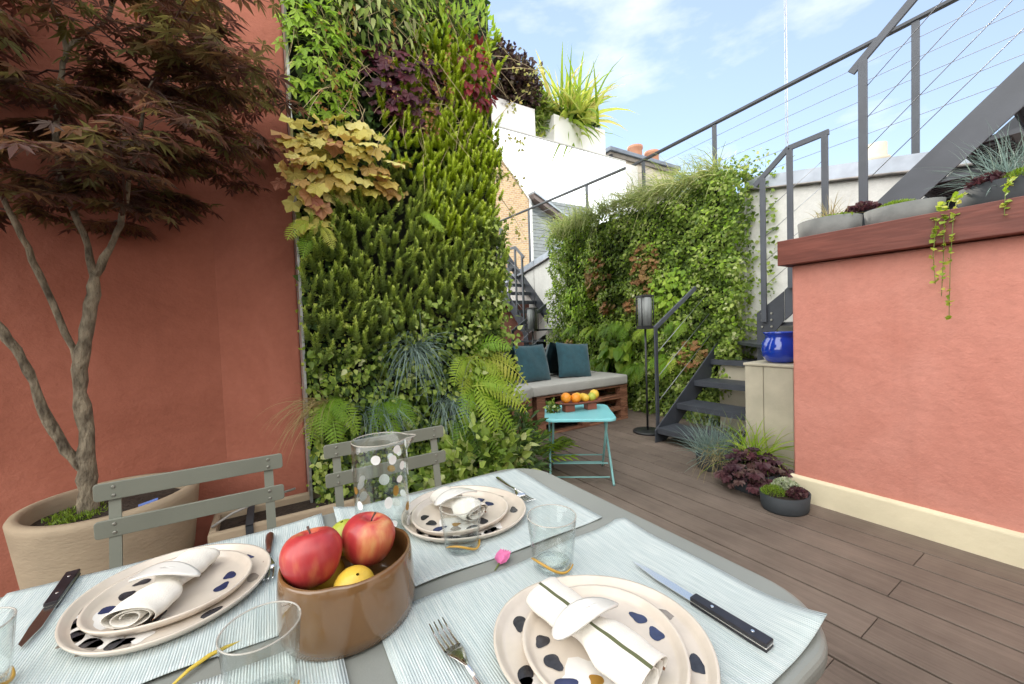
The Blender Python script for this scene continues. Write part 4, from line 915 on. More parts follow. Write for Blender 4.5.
# ---------------- bowl with apples
bw = lambda a, zz: 1 + .012 * math.sin(2 * a + .5) - (.055 * math.exp(-((math.atan2(math.sin(a - R(250)), math.cos(a - R(250)))) / .16) ** 2) + .055 * math.exp(-((math.atan2(math.sin(a - R(20)), math.cos(a - R(20)))) / .16) ** 2)) * max(0, (zz - TZ - .055) / .045)
z = TZ + .002; bx_, by_ = .086, .627
o = MB().lathe([(.084, z), (.092, z + .004), (.0945, z + .02), (.0935, z + .06), (.0915, z + .080), (.0905, z + .090), (.0880, z + .094), (.0855, z + .090), (.0865, z + .06), (.086, z + .01), (.04, z + .008)], 72, (bx_, by_, 0), wob=bw, capt=True).build('fruit_bowl', M_bowl)
tag(recenter(o, (bx_, by_, z)), 'caramel brown pinched ceramic bowl holding apples at the table centre', 'bowl')
def apple(p, r, rot, lab):
    t = thing('apple', lab, 'apple', p, 'apples in the bowl'); t.rotation_euler = rot
    prof = [(0.0012, -r * .74), (r * .18, -r * .84), (r * .42, -r * .86), (r * .72, -r * .66), (r * .93, -r * .28), (r * 1.02, r * .12), (r * .97, r * .46), (r * .76, r * .76), (r * .48, r * .88), (r * .24, r * .80), (r * .10, r * .64), (.0012, r * .56)]
    def asm(mb, name, m, sub=0):
        me = bpy.data.meshes.new(name); me.from_pydata(mb.v, [], mb.f); me.materials.append(m)
        for pl in me.polygons: pl.use_smooth = True
        o = bpy.data.objects.new(name, me); C.objects.link(o); o.parent = t
        if sub: s_ = o.modifiers.new('s', 'SUBSURF'); s_.levels = s_.render_levels = sub
    asm(MB().lathe(prof, 32, capb=False, wob=lambda a, zz: 1 + .025 * math.cos(5 * a) * (zz < 0) + .02 * math.cos(2 * a + 1)), 'flesh', M_apple, 1)
    asm(MB().tube([(0, 0, r * .55), (.001, 0, r * .8), (.004, .002, r * 1.02)], [.0014, .0012, .0018], 8), 'stalk', M_twig)
apple((.038, .622, .845), .0415, (0, R(14), R(95)), 'red apple on the left of the brown bowl')
apple((.1175, .640, .838), .0405, (R(-6), R(10), R(-35)), 'red and yellow apple on the right of the brown bowl')
fruit((.082, .590, .782), .030, M_lemon, 'lemon', 'yellow fruit half hidden below the two apples in the brown bowl', 'lemon', .95, grp='yellow fruit in the bowl')
fruit((.098, .690, .800), .030, M_lime, 'green_apple', 'green fruit wedged behind the red apples in the brown bowl', 'fruit', .95, grp=None)
fruit((.055, .668, .755), .032, M_lemon, 'lemon', 'yellow fruit at the bottom of the brown bowl under the left apple', 'lemon', .95, grp='yellow fruit in the bowl')
# yellow strap leaf and pink petal
b = MB(); P = [(-.122, .612), (-.105, .628), (-.085, .642), (-.067, .651), (-.048, .655)]; W = [.001, .003, .0036, .0032, .001]; vs = []
for i, (x, y) in enumerate(P): zz = TZ + .004 + .004 * math.sin(i); vs += [(x + W[i] * .6, y - W[i], zz), (x, y, zz + .0018), (x - W[i] * .6, y + W[i], zz)]
b.add(vs, [(3 * i + j, 3 * i + 3 + j, 3 * i + 4 + j, 3 * i + 1 + j) for i in range(4) for j in range(2)], 0, True); o = b.build('strap_leaf', M_straw); so_ = o.modifiers.new('t', 'SOLIDIFY'); so_.thickness = .0012
tag(recenter(o, (-.085, .635, TZ + .003)), 'narrow yellow curved leaf lying on the table beside the tumbler', 'leaf')
t = thing('fallen_flower', 'small pink fallen petals in the gap between the placemats', 'petal', (.335, .606, TZ)); Lf = Leaves()
for i in range(5):
    a = R(-60 + 30 * i + 40); Lf.add(t_ovate(.30, .35, -.35), [(.327, .600, TZ + .003)], [(math.cos(a) * .5 + .9, math.sin(a) * .5 + .55, .12)], [(-.2, -.3, 1.)], .030)
Lf.build('petals', M_pink, t)
MB().tube([(.314, .592, TZ + .0018), (.328, .601, TZ + .0045)], [.0009, .0016], 6).build('stalk', M_greenstem, t)

# ================================================================== CHAIRS
def copy_tree(o, parent=None):
    c = o.copy(); C.objects.link(c); c.parent = parent
    for ch in list(o.children): copy_tree(ch, c)
    return c
def make_chair():
    t = thing('folding_chair', 'grey green slatted folding chair in front of the maple pot', 'chair', (0, 0, 0), 'folding chairs at the table')
    W2 = .208
    for z in (.755, .662):
        yb = .0 - (.80 - z) * .12
        b = MB(); pts = rrect(W2, .0225, .008, 4); b.add([(x, yb - .004, z + zz + .0225) for x, zz in pts] + [(x, yb + .004, z + zz + .0225) for x, zz in pts], [tuple(range(len(pts))), tuple(range(len(pts), 2 * len(pts)))[::-1]] + [(i, len(pts) + i, len(pts) + (i + 1) % len(pts), (i + 1) % len(pts)) for i in range(len(pts))])
        o = b.build('back_slat', M_chair, t, bevel=.0015)
        s = MB()
        for x in (-W2 + .038, W2 - .038):
            for dz in (.012, .034): s.lathe([(.0045, 0), (.004, .0016), (.001, .0024)], 10, (0, 0, 0)); k = 30
        s = MB()
        for x in (-W2 + .038, W2 - .038):
            for dz in (.011, .033): s.tube([(x, yb - .004, z + dz), (x, yb - .0058, z + dz)], [.0048, .0028], 10)
        s.build('screw', M_screw, o)
    for x in (-W2 + .038, W2 - .038):
        b = MB(); b.beam((x, .0085, .795), (x, -.055, .43), .024, .007, up=(0, 1, .15)); b.beam((x, -.055, .43), (x, -.43, .0), .024, .007, up=(0, 1, .8)); b.build('leg', M_chair, t)
        b = MB(); x2 = x * .86; b.beam((x2, -.42, .44), (x2, .06, .0), .024, .007, up=(0, 1, -.8)); b.build('leg', M_chair, t)
    for i in range(7):
        y = -.05 - i * .057; MB().box((-.19, y - .05, .445), (.19, y - .006, .455)).build('seat_slat', M_chair, t, bevel=.002)
    for s_ in (-1, 1): MB().box((s_ * .165 - .01, -.44, .432), (s_ * .165 + .01, -.03, .4445)).build('seat_rail', M_chair, t)
    MB().tube([(-.16, -.36, .08), (.16, -.36, .08)], .006, 6).build('crossbar', M_chair, t)
    return t
ch = make_chair(); ch.location = (-.189, 1.412, 0)
c2 = copy_tree(ch); c2.location = (.343, 1.418, 0); c2['label'] = 'grey green slatted folding chair in front of the planted wall, behind the carafe'; c2.rotation_euler = (0, 0, R(.8))

# ================================================================== POT WITH MAPLE
px, py = -.60, 2.33
t = thing('tree_pot', 'large round sandy clay pot holding the maple', 'pot', (px, py, 0))
MB().lathe([(.20, 0), (.225, .02), (.262, .22), (.282, .40), (.290, .47), (.292, .49), (.284, .503), (.262, .505), (.252, .495), (.248, .45), (.24, .40)], 56, (px, py, 0), capt=False, wob=lambda a, z: 1 + .008 * math.sin(3 * a)).build('pot_body', M_pot_clay, t)
b = MB(); b.lathe([(.247, .44), (.2, .452), (.12, .463), (.05, .475)], 40, (px, py, 0), capt=True, capb=False, wob=lambda a, z: 1 + .03 * math.sin(7 * a)); b.build('soil', M_soil, t)
Lf = Leaves(); k = 500; a = rng.random(k) * 6.28; rr = .05 + .16 * rng.random(k); p = np.c_[px - .09 + .45 * rr * np.cos(a), py - .05 + .5 * rr * np.sin(a), .462 + .01 * rng.random(k)]
Lf.add(T_SP, p, rdir(k, .6) + (0, 0, 1), rdir(k), .02); o = Lf.build('moss_patch', F_moss); tag(recenter(o, (px - .09, py - .05, .46)), 'patch of green moss on the soil of the maple pot', 'moss')
tl = thing('plant_label', 'small blue plastic plant label stuck in the maple pot', 'plant label', (-.455, 2.17, .46)); MB().add([(-.49, 2.175, .452), (-.425, 2.16, .468), (-.425, 2.175, .505), (-.49, 2.19, .487), (-.49, 2.177, .451), (-.425, 2.162, .467), (-.425, 2.177, .504), (-.49, 2.192, .486)], [(0, 1, 2, 3), (7, 6, 5, 4), (0, 4, 5, 1), (1, 5, 6, 2), (2, 6, 7, 3), (3, 7, 4, 0)]).build('tag', mat('blue_plastic', (.03, .09, .35), .4), tl)

t = thing('maple_tree', 'dark red japanese maple with pale bent trunks in the clay pot', 'tree', (-.66, 2.32, .46))
limbs = []
def limb(pts, r0, r1, sub=4):
    P = np.array(pts, float); n = (len(P) - 1) * sub; out = []
    for i in range(len(P) - 1):
        p0, p1, p2, p3 = P[max(i - 1, 0)], P[i], P[i + 1], P[min(i + 2, len(P) - 1)]
        for k in range(sub):
            u = k / sub; out.append(.5 * ((2 * p1) + (-p0 + p2) * u + (2 * p0 - 5 * p1 + 4 * p2 - p3) * u * u + (-p0 + 3 * p1 - 3 * p2 + p3) * u ** 3))
    out.append(P[-1]); out = np.array(out) + rng.normal(size=(len(out), 3)) * .0025; rad = r0 + (r1 - r0) * np.linspace(0, 1, len(out)) ** .8; rad = rad * (1 + .10 * rng.normal(size=len(out)))
    limbs.append((out, rad)); return out, rad
tr = MB()
def addl(*a):
    o, r = limb(*a); tr.tube([tuple(x) for x in o], list(r), 12)
addl([(-.665, 2.31, .44), (-.665, 2.30, .60), (-.655, 2.30, .80), (-.66, 2.29, 1.01), (-.635, 2.28, 1.17), (-.60, 2.27, 1.36), (-.585, 2.26, 1.45)], .034, .016)
addl([(-.585, 2.26, 1.44), (-.52, 2.25, 1.59), (-.48, 2.23, 1.72), (-.42, 2.18, 1.95), (-.34, 2.1, 2.2)], .014, .006)
addl([(-.662, 2.31, .60), (-.70, 2.30, .70), (-.755, 2.28, .86), (-.785, 2.25, 1.06), (-.83, 2.22, 1.22), (-.90, 2.2, 1.34), (-1.05, 2.15, 1.5), (-1.15, 2.1, 1.8)], .020, .008)
addl([(-.655, 2.29, 1.03), (-.70, 2.27, 1.27), (-.75, 2.25, 1.48), (-.79, 2.22, 1.66), (-.86, 2.15, 1.95), (-.98, 2.1, 2.3)], .014, .006)
addl([(-.59, 2.265, 1.42), (-.61, 2.26, 1.60), (-.65, 2.25, 1.78), (-.66, 2.23, 1.96), (-.62, 2.2, 2.2), (-.60, 2.18, 2.30), (-.63, 2.15, 2.45), (-.70, 2.1, 2.7)], .013, .006)
addl([(-.60, 2.19, 2.28), (-.54, 2.17, 2.36), (-.47, 2.14, 2.42), (-.40, 2.1, 2.6)], .010, .005)
tr.build('trunk', M_bark, t)
# twigs and leaf sprays
src = np.concatenate([l[0][len(l[0]) // 3:] for l in limbs]); src = src[src[:, 2] > 1.5]
tw = MB(); Lf = Leaves(); cnt = 0
def incrown(p):
    x, y, z = p
    if not (1.45 < y < 2.58): return False
    lim = -.10 + .28 * min(1, max(0, (z - 1.55) / .7)) if z < 2.3 else .15 - (z - 2.3) * .5
    return x < lim - .13 and z > 1.66 and not (z < 1.85 and x > -.30)
tries = 0
while cnt < 172 and tries < 4000:
    tries += 1
    p = np.array([rng.uniform(-1.75, .08), rng.uniform(1.5, 2.58), rng.uniform(1.6, 3.1)])
    if not incrown(p): continue
    j = np.argmin(((src - p) ** 2).sum(1) * (1 + .2 * rng.random(len(src)))); s0 = src[j]; d = p - s0; ln = np.linalg.norm(d)
    cnt += 1
    m1 = s0 + d * .35 + (0, 0, .06 * ln); m2 = s0 + d * .7 + (0, 0, .05 * ln); path = [s0, m1, m2, p]
    tw.tube([tuple(q) for q in path], [.005, .0035, .0025, .0012], 5, cap=False)
    hd = nrm(np.array([d[0], d[1], 0]) + 1e-6); sd_ = np.array([-hd[1], hd[0], 0])
    # flat spray of opposite leaves around the outer twig
    nspr = 5
    for q in range(nspr):
        u = .35 + .65 * q / (nspr - 1); b0 = s0 * (1 - u) + p * u + (0, 0, .18 * ln * u * (1 - u)); 
        for s_ in (-1, 1, 0) if q == nspr - 1 else (-1, 1):
            L2 = .07 + .09 * rng.random(); dd = nrm(hd * .7 + sd_ * s_ * (.7 + .3 * rng.random()) + (0, 0, -.12 + .1 * rng.normal())); e = b0 + dd * L2
            tw.tube([tuple(b0), tuple(e)], [.0014, .0008], 4, cap=False)
            for u2 in (.35, .7, 1):
                c = b0 + dd * L2 * u2
                for s2 in (-1, 1) if u2 < 1 else (0,):
                    tp = nrm(dd * .6 + np.cross((0, 0, 1), dd) * s2 * .9 + (0, 0, -.25 + rng.normal() * .18)); Lf.add(T_MAPLE, [c + tp * .012], [tp], [(rng.normal() * .3, rng.normal() * .3 - .1, 1)], .046 + .028 * rng.random(), np.clip(rng.random() * .75 + (c[2] - 1.9) * .18, 0, 1))
print('maple twigs', cnt, 'leaves', len(Lf.V))
tw.build('twigs', M_twig, t); Lf.build('crown', F_maple, t)

# low trough to the right of the pot
t = thing('trough_planter', 'long low beige trough beside the clay pot at the wall foot', 'planter', (.05, 2.3, 0))
b = MB(); b.box((-.27, 2.16, 0), (.42, 2.19, .30)); b.box((-.27, 2.41, 0), (.42, 2.44, .30)); b.box((-.27, 2.19, 0), (-.24, 2.41, .30)); b.box((.39, 2.19, 0), (.42, 2.41, .30)); b.build('trough_box', M_pot_clay, t, bevel=.01)
MB().box((-.24, 2.19, .0), (.39, 2.41, .26)).build('soil', M_soil, t)
b = MB(); b.box((-.13, 2.152, .0), (-.10, 2.1595, .305)); b.box((-.13, 2.152, .301), (-.10, 2.45, .306)); b.build('strap', M_darkpot, t)
o = MB().tube([(-.26, 2.22, .31), (-.18, 2.24, .345), (-.05, 2.27, .37), (.08, 2.32, .37)], .006, 8).build('irrigation_hose', mat('hose_grey', (.3, .29, .27), .5)); tag(recenter(o, (-.1, 2.25, .31)), 'thin pale irrigation hose curving over the beige trough', 'hose')

# ================================================================== LIVING WALL, LEFT (faces the viewer)
t = thing('planted_wall', 'tall green wall panel of felt with aluminium edge beside the terracotta wall', 'green wall', (.8, 2.5, 0))
MB().box((.165, 2.43, 0), (1.40, 2.95, 4.6)).build('felt_panel', M_felt, t)
MB().box((.150, 2.36, 0), (.163, 2.60, 4.6)).build('edge_strip', M_alu, t)
b = MB()
for i in range(9): b.box((.146, 2.355, .3 + i * .45), (.1495, 2.385, .34 + i * .45))
b.build('edge_clips', M_screw, t)
Y0 = 2.40
def shoots(reg, k, ln, m, name, lab, cat, grp=None, up=(0.05, -.85, 1), kind=None):
    """bottle-brush succulent shoots: a stem ringed with short fleshy leaves"""
    Lf = Leaves(); pts = []
    while len(pts) < k:
        x, z = rng.uniform(.17, 1.40), rng.uniform(.2, 3.6)
        if reg(x + rng.normal() * .03, z + rng.normal() * .11) and x < edge(x, z): pts.append((x, z))
    for (x, z) in pts:
        l_ = ln * (.45 + .9 * rng.random()); d = nrm(np.array(up) + rng.normal(size=3) * (.42, .3, .3)); b = np.array([x, Y0 - .05 - .06 * rng.random(), z]); n = 42
        tt = (np.arange(n) + .5) / n; ph = np.arange(n) * 2.399 + rng.random() * 6; bend = nrm(np.array([0, 0, 1.]) * .5 + d)
        ctr = b + d * l_ * tt[:, None] * .6 + bend * l_ * (tt[:, None] ** 2) * .4; s1 = nrm(np.cross(d, [.3, .9, .1])); s2 = np.cross(d, s1)
        rad = s1 * np.cos(ph)[:, None] + s2 * np.sin(ph)[:, None]; wd = .034 * (1 - .35 * tt)
        base = .05 + .40 * rng.random()
        Lf.add(T_SPF, ctr, rad + d * (.5 + .9 * tt[:, None]), d - rad * .5, wd * (1.0 if ln > .1 else .85), np.clip(base + .6 * tt ** 2, 0, 1))
    o = Lf.build(name, m); lo = min(p[1] for p in pts); return tag(recenter(o, (.8, Y0, lo)), lab, cat, grp, kind)
T_SPF = (np.array([(-.14, 0, 0), (.14, 0, 0), (.19, .6, .04), (0, 1, .10), (-.19, .6, .04)]), np.array([(0, 1, 2), (0, 2, 4), (4, 2, 3)]))
def edge(x, z): return 1.38 + .03 * math.sin(z * 9) + .02 * math.sin(z * 23)
shoots(lambda x, z: x < edge(x, z) and 1.80 < z < 2.95 and (x > .60 + .25 * (z < 2.2) - .0) and x > .58 + max(0, z - 2.45) * .9, 820, .080, F_euph, 'spurge_shoots', 'bright green bottle brush shoots on the upper right of the left planted wall', 'succulent', kind='stuff')
shoots(lambda x, z: x < edge(x, z) and 1.05 < z < 1.98 and not (x < .3 and z > 1.75) and not (x > .8 and z < 1.25), 760, .11, F_euphdark, 'stonecrop_shoots', 'darker blue green upright shoots across the middle of the left planted wall', 'succulent', kind='stuff', up=(0, -.6, 1.0))
def carpet(reg, k, tm, size, m, name, lab, cat, depth=.06, tipd=(0, -.5, -.6), kind=None, xr=(.17, 1.42), zr=(.05, 4.0), y0=Y0, nsp=.5):
    pts = []
    while len(pts) < k:
        q = np.c_[rng.uniform(*xr, 4000), rng.uniform(*zr, 4000)]; pts += [tuple(a) for a in q if reg(*a)]
    pts = np.array(pts[:k]); lump = .5 + .5 * np.sin(pts[:, 0] * 17 + np.sin(pts[:, 1] * 9) * 2) * np.sin(pts[:, 1] * 14 + 1)
    p = np.c_[pts[:, 0], y0 - depth * (rng.random(k) ** .7) * (.5 + lump), pts[:, 1]]
    Lf = Leaves(); Lf.add(tm, p, np.array(tipd) + rdir(k, .5), np.array([0, -1, .6]) + rdir(k, nsp), size * (.6 + .8 * rng.random(k)), np.clip(.25 + .4 * lump + rng.normal(size=k) * .2, 0, 1))
    o = Lf.build(name, m); return tag(recenter(o, (.8, y0, zr[0])), lab, cat, None, kind)
carpet(lambda x, z: x < edge(x, z) and (z < 1.2 or z > 2.1 or x < .35), 5200, T_OV, .045, F_dark, 'backing_foliage', 'dark small leaved foliage filling gaps of the left planted wall', 'ground cover', kind='stuff', depth=.05)
carpet(lambda x, z: x < .40 and z < 1.75 or (z < .55), 750, T_ROUND, .017, F_yelleaf, 'creeping_foliage', 'tiny yellow green creeping leaves down the aluminium edge', 'creeper', kind='stuff', depth=.10, xr=(.14, 1.3), zr=(.35, 1.6))
carpet(lambda x, z: x < edge(x, z) and z < 1.35 - .25 * (x < .5), 4200, T_OV, .032, F_ivy, 'small_leaf_carpet', 'fresh small leaved cover over the lower half of the left planted wall', 'ground cover', kind='stuff', depth=.13, zr=(.1, 1.4))
carpet(lambda x, z: x > 1.15 and z < 1.9 and x < 1.44, 1500, T_OV, .034, F_ivy, 'creeping_foliage', 'fine green leaves on the lower right flank of the left planted wall', 'creeper', kind='stuff', depth=.12, xr=(1.1, 1.46), zr=(.3, 1.9))
def clump(center, rad, k, tm, size, m, name, lab, cat, petiole=.10, depth=.10, grp=None, tipd=(0, -.4, -.7), face=(0, -1, .55), stemmat=None):
    """leaves on stalks fanning from a crown set in the wall"""
    c = np.array([center[0], Y0 - .03, center[1]]); t = thing(name, lab, cat, tuple(c), grp); d = rng.normal(size=(k, 2)) ; d = d / np.maximum(1, np.linalg.norm(d, axis=1, keepdims=True)) 
    r = rng.random((k, 1)) ** .5; d = nrm(rng.normal(size=(k, 2))) * r
    p = np.c_[c[0] + d[:, 0] * rad[0], c[1] - .02 - depth * (1 - r[:, 0] ** 2) * (.6 + .6 * rng.random(k)) - .03 * rng.random(k), c[2] + d[:, 1] * rad[1]]
    Lf = Leaves(); Lf.add(tm, p, np.array(tipd) + np.c_[d[:, 0] * .5, np.zeros(k), d[:, 1] * .4] + rdir(k, .3), np.array(face) + rdir(k, .25) + np.c_[d[:, 0] * .4, np.zeros(k), np.zeros(k)], size * (.65 + .6 * rng.random(k)))
    Lf.build('leaves', m, t); s = MB()
    for i in range(0, k, 3): s.tube([tuple(c + (p[i] - c) * .1), tuple((c + p[i]) / 2 + (0, -.02, .02)), tuple(p[i])], .0014, 4, cap=False)
    s.build('stalks', stemmat or M_greenstem, t); return t
clump((.42, 2.12), (.30, .22), 80, T_LOB, .105, F_yel, 'coral_bells', 'golden yellow lobed leaf clump high on the left planted wall', 'plant', depth=.16, tipd=(0, -.5, -.6))
clump((.22, 1.98), (.13, .26), 42, T_LOB, .085, F_yel, 'coral_bells', 'smaller golden clump hanging over the aluminium edge', 'plant', depth=.13)
clump((.78, 2.62), (.24, .27), 110, T_LOB, .075, F_burg, 'coral_bells', 'dark burgundy leaf clump near the top of the left planted wall', 'plant', depth=.12)
clump((1.22, 2.78), (.14, .24), 110, T_OV, .055, F_red, 'red_leaf_plant', 'small deep red leaf plant at the top right edge of the left planted wall', 'plant', depth=.14)
clump((.32, 2.68), (.20, .42), 200, T_VINE, .058, F_ivylight, 'vine', 'fresh light green lobed vine at the top left of the planted wall', 'vine', depth=.14, tipd=(.2, -.5, -.8))
clump((.55, 3.05), (.45, .35), 420, T_NAR, .07, F_ivy, 'vine', 'green narrow leaved vine along the top edge of the left planted wall', 'vine', depth=.18)
clump((1.05, 3.1), (.35, .25), 320, T_NAR, .06, F_ivylight, 'vine', 'light green feathery growth at the top right of the left planted wall', 'vine', depth=.15, tipd=(0, -.3, .8))
# dry stems and seed sprays hanging at the top
t = thing('dry_stems', 'tangle of dry straw coloured stems across the top of the left planted wall', 'dry stems', (.8, 2.3, 3.0)); s = MB()
for i in range(150):
    x, z = rng.uniform(.18, 1.35), rng.uniform(2.35, 3.3); d = nrm(np.array([rng.normal() * .8, -.25, -.6 + rng.normal() * .5])); ln = .15 + .35 * rng.random(); a = np.array([x, 2.33, z]); P = [a]
    for q in range(4): d = nrm(d + (rng.normal() * .2, 0, -.2)); P.append(P[-1] + d * ln / 4)
    s.tube([tuple((p_[0], max(2.12, p_[1]), p_[2])) for p_ in P], [.0022, .002, .0016, .0012, .0008], 4, cap=False)
s.build('stems', M_drystem, t)
Lf = Leaves()
for (x, z0, z1) in ((.30, 2.75, 2.15), (.38, 2.8, 2.3), (.45, 2.9, 2.3), (.66, 3.05, 2.45), (.84, 3.0, 2.25), (1.0, 3.1, 2.5), (.9, 2.6, 2.3)):
    k = 60; u = np.sort(rng.random(k)); p = np.c_[x + .02 * np.sin(u * 7) + rng.normal(size=k) * .008, 2.22 + .02 * rng.normal(size=k), z0 + (z1 - z0) * u]; Lf.add(T_ROUND, p, rdir(k), rdir(k), .014 * (.6 + rng.random(k)))
Lf.build('seed_foliage', F_coral, t)
# grasses
t = thing('blue_grass', 'grey blue grass tuft hanging from the lower left planted wall', 'grass tuft', (.72, 2.3, 1.0)); Lf = Leaves(); blades(Lf, (.74, 2.33, 1.05), 190, .36, .0035, out=(-.1, -.9, .3), spread=.5, droop=1.2, rbase=.03); Lf.build('blades', F_blue, t)
t = thing('hair_grass', 'fine straw green grass spilling left over the aluminium edge', 'grass tuft', (.22, 2.3, .8)); Lf = Leaves(); blades(Lf, (.24, 2.32, .80), 130, .34, .0022, out=(-.7, -.6, .1), spread=.35, droop=1.1, rbase=.03); Lf.build('blades', F_straw, t)
t = thing('wall_grass', 'thin green grass low at the centre of the left planted wall', 'grass tuft', (.5, 2.3, .7)); Lf = Leaves(); blades(Lf, (.52, 2.33, .72), 150, .30, .003, out=(0, -.9, .3), spread=.5, droop=1.2, rbase=.05); blades(Lf, (.95, 2.33, .72), 120, .34, .003, out=(-.3, -.9, .2), spread=.5, droop=1.3, rbase=.04); Lf.build('blades', F_blue, t)
def fern(name, lab, c, fr, m, grp='ferns in the left planted wall', normal=(0, -1, .6)):
    t = thing(name, lab, 'fern', c, grp); Lf = Leaves()
    for d, ln, dr in fr: frond(Lf, np.array(c) + rng.normal(size=3) * .015, d, ln, dr, .27, normal, 16)
    Lf.build('fronds', m, t); return t
fern('fern', 'large yellow green fern arching over the right edge of the left planted wall', (1.10, 2.33, .98), [((1, -.25, .75), .40, 1.1), ((1, -.3, .25), .50, .8), ((1, -.35, -.25), .52, .5), ((.75, -.4, -.8), .46, .4), ((.2, -.45, -1), .40, .3), ((.4, -.4, 1), .34, 1.2), ((-.6, -.5, .3), .30, 1.1), ((-.5, -.5, -.7), .30, .6), ((1, -.6, .5), .36, 1.3)], F_fernyel)
fern('fern', 'bright fern low at the left near the aluminium edge', (.26, 2.30, .80), [((-.3, -.7, .3), .26, 1.2), ((.5, -.7, .2), .28, 1.2), ((.1, -.8, -.1), .30, 1.1), ((-.5, -.6, -.1), .24, 1.1), ((.2, -.7, .6), .24, 1.3)], F_fern)
fern('fern', 'bright fern low in the middle behind the smaller chair', (.56, 2.30, .76), [((-.4, -.7, .3), .26, 1.2), ((.4, -.7, .4), .26, 1.2), ((0, -.8, -.2), .30, 1.0), ((.6, -.6, .0), .26, 1.0), ((0, -.7, .7), .22, 1.2)], F_fern)
fern('fern', 'small yellow fern poking over the top left edge under the golden leaves', (.24, 2.30, 1.72), [((-.8, -.5, .2), .22, 1.0), ((-.5, -.7, -.3), .22, 1.0), ((.3, -.7, -.2), .18, 1.0)], F_fernyel)
fern('fern', 'small pale fern frond in the middle of the upper shoots', (.80, 2.26, 1.86), [((.6, -.6, .0), .20, .9), ((.8, -.5, -.3), .16, .9)], F_fernyel)
fern('fern', 'dark green fern at the foot of the left planted wall', (1.02, 2.26, .58), [((.5, -.7, .3), .34, 1.1), ((-.4, -.7, .2), .32, 1.2), ((.1, -.8, .0), .34, 1.0), ((.8, -.5, -.1), .34, .9)], F_fern)
fern('fern', 'yellow green fern hanging low above the leafy shrub, right of the smaller chair', (1.08, 2.26, .80), [((1, -.4, .2), .42, .8), ((.8, -.5, -.4), .42, .6), ((.2, -.6, -.6), .38, .5), ((-.4, -.6, -.1), .34, .9), ((.5, -.5, .8), .30, 1.2)], F_fernyel)
# leafy shrub at the floor, right of the wall
shrub('leafy_shrub', 'dark green leafy shrub on the deck at the right foot of the planted wall', (1.30, 2.36, .30), (.36, .28, .34), 1500, T_NAR, .085, F_dark, 'shrub')
shrub('leafy_shrub', 'mid green leafy shrub low behind the far table edge', (1.02, 2.12, .30), (.38, .22, .28), 1200, T_OV, .06, F_ivy, 'shrub')
t = thing('lobed_leaf_plant', 'green plant with long glossy fingered leaves reaching towards the bench', 'plant', (1.62, 2.6, .1)); Lf = Leaves(); s = MB()
for i in range(16):
    a = rng.uniform(-.9, 1.2); el = rng.uniform(.1, .7); d = np.array([math.cos(a) * math.cos(el), math.sin(a) * .6 - .2, math.sin(el)]); b0 = np.array([1.60, 2.58, .12]); e = b0 + d * (.28 + .16 * rng.random())
    s.tube([tuple(b0), tuple((b0 + e) / 2 + (0, 0, .03)), tuple(e)], .003, 5, cap=False)
    for q in range(5):
        u = .55 + .45 * q / 4; c = b0 + (e - b0) * u
        for s_ in (-1, 1): Lf.add(T_NAR, [c], [nrm(d * .9 + np.cross(d, (0, 0, 1)) * s_ * .8)], [(0, -.2, 1)], .09)
Lf.build('leaves', F_ivylight, t); s.build('stem', M_greenstem, t)
# pale sprig over the right edge, high up
t = thing('pale_sprig', 'thin twig with pale yellow leaflets reaching right from the planted wall', 'twig', (1.38, 2.3, 2.5)); s = MB(); Lf = Leaves()
for (a, b_) in (((1.36, 2.32, 2.55), (1.62, 2.28, 2.80)), ((1.36, 2.32, 2.45), (1.58, 2.28, 2.42)), ((1.37, 2.32, 2.3), (1.56, 2.3, 2.12)), ((1.4, 2.32, 2.9), (1.75, 2.3, 2.98)), ((1.38, 2.32, 2.05), (1.55, 2.3, 1.80))):
    a, b_ = np.array(a), np.array(b_); s.tube([tuple(a), tuple((a + b_) / 2 + (0, 0, .02)), tuple(b_)], [.003, .002, .001], 4, cap=False); k = 26; u = .3 + .7 * rng.random(k); p = a + (b_ - a) * u[:, None] + rdir(k, .018); Lf.add(T_OV, p, rdir(k), rdir(k) + (0, -1, .5), .028)
s.build('stem', M_drystem, t); Lf.build('leaves', F_sprig, t)

# ================================================================== LIVING WALL, RIGHT (faces left, behind bench end)
t = thing('planted_wall', 'long leafy green wall panel between the bench and the stairs', 'green wall', (4.4, 3.0, 0))
MB().box((4.33, 2.50, 0), (4.597, 3.838, 2.68)).build('felt_panel', M_felt, t)
b = MB(); 
for yy in (2.75, 3.3): b.tube([(4.27, yy, 0), (4.27, yy, 2.70)], .003, 5)
b.build('support_wires', M_cable, t)
def wallX(k, reg, tm, size, m, name, lab, cat, depth=.13, kind=None, x0=4.29, yr=(2.2, 3.83), zr=(0, 3.05), tipd=(-.5, 0, -.7), extra=None, nsp=.5, grp=None):
    pts = []
    while len(pts) < k:
        q = np.c_[rng.uniform(*yr, 4000), rng.uniform(*zr, 4000)]; pts += [tuple(a) for a in q if reg(*a)]
    pts = np.array(pts[:k]); lump = .5 + .5 * np.sin(pts[:, 0] * 11 + np.sin(pts[:, 1] * 6) * 2) * np.sin(pts[:, 1] * 9 + 2 + pts[:, 0] * 3)
    p = np.c_[x0 - depth * (rng.random(k) ** .6) * (.45 + .9 * lump), pts]
    Lf = Leaves(); Lf.add(tm, p, np.array(tipd) + rdir(k, .5), np.array([-1, -.2, .7]) + rdir(k, nsp), size * (.55 + .9 * rng.random(k)), np.clip(.15 + .5 * lump + rng.normal(size=k) * .22, 0, 1))
    if extra: extra(Lf)
    o = Lf.build(name, m); return tag(recenter(o, (x0, 3, zr[0])), lab, cat, grp, kind)
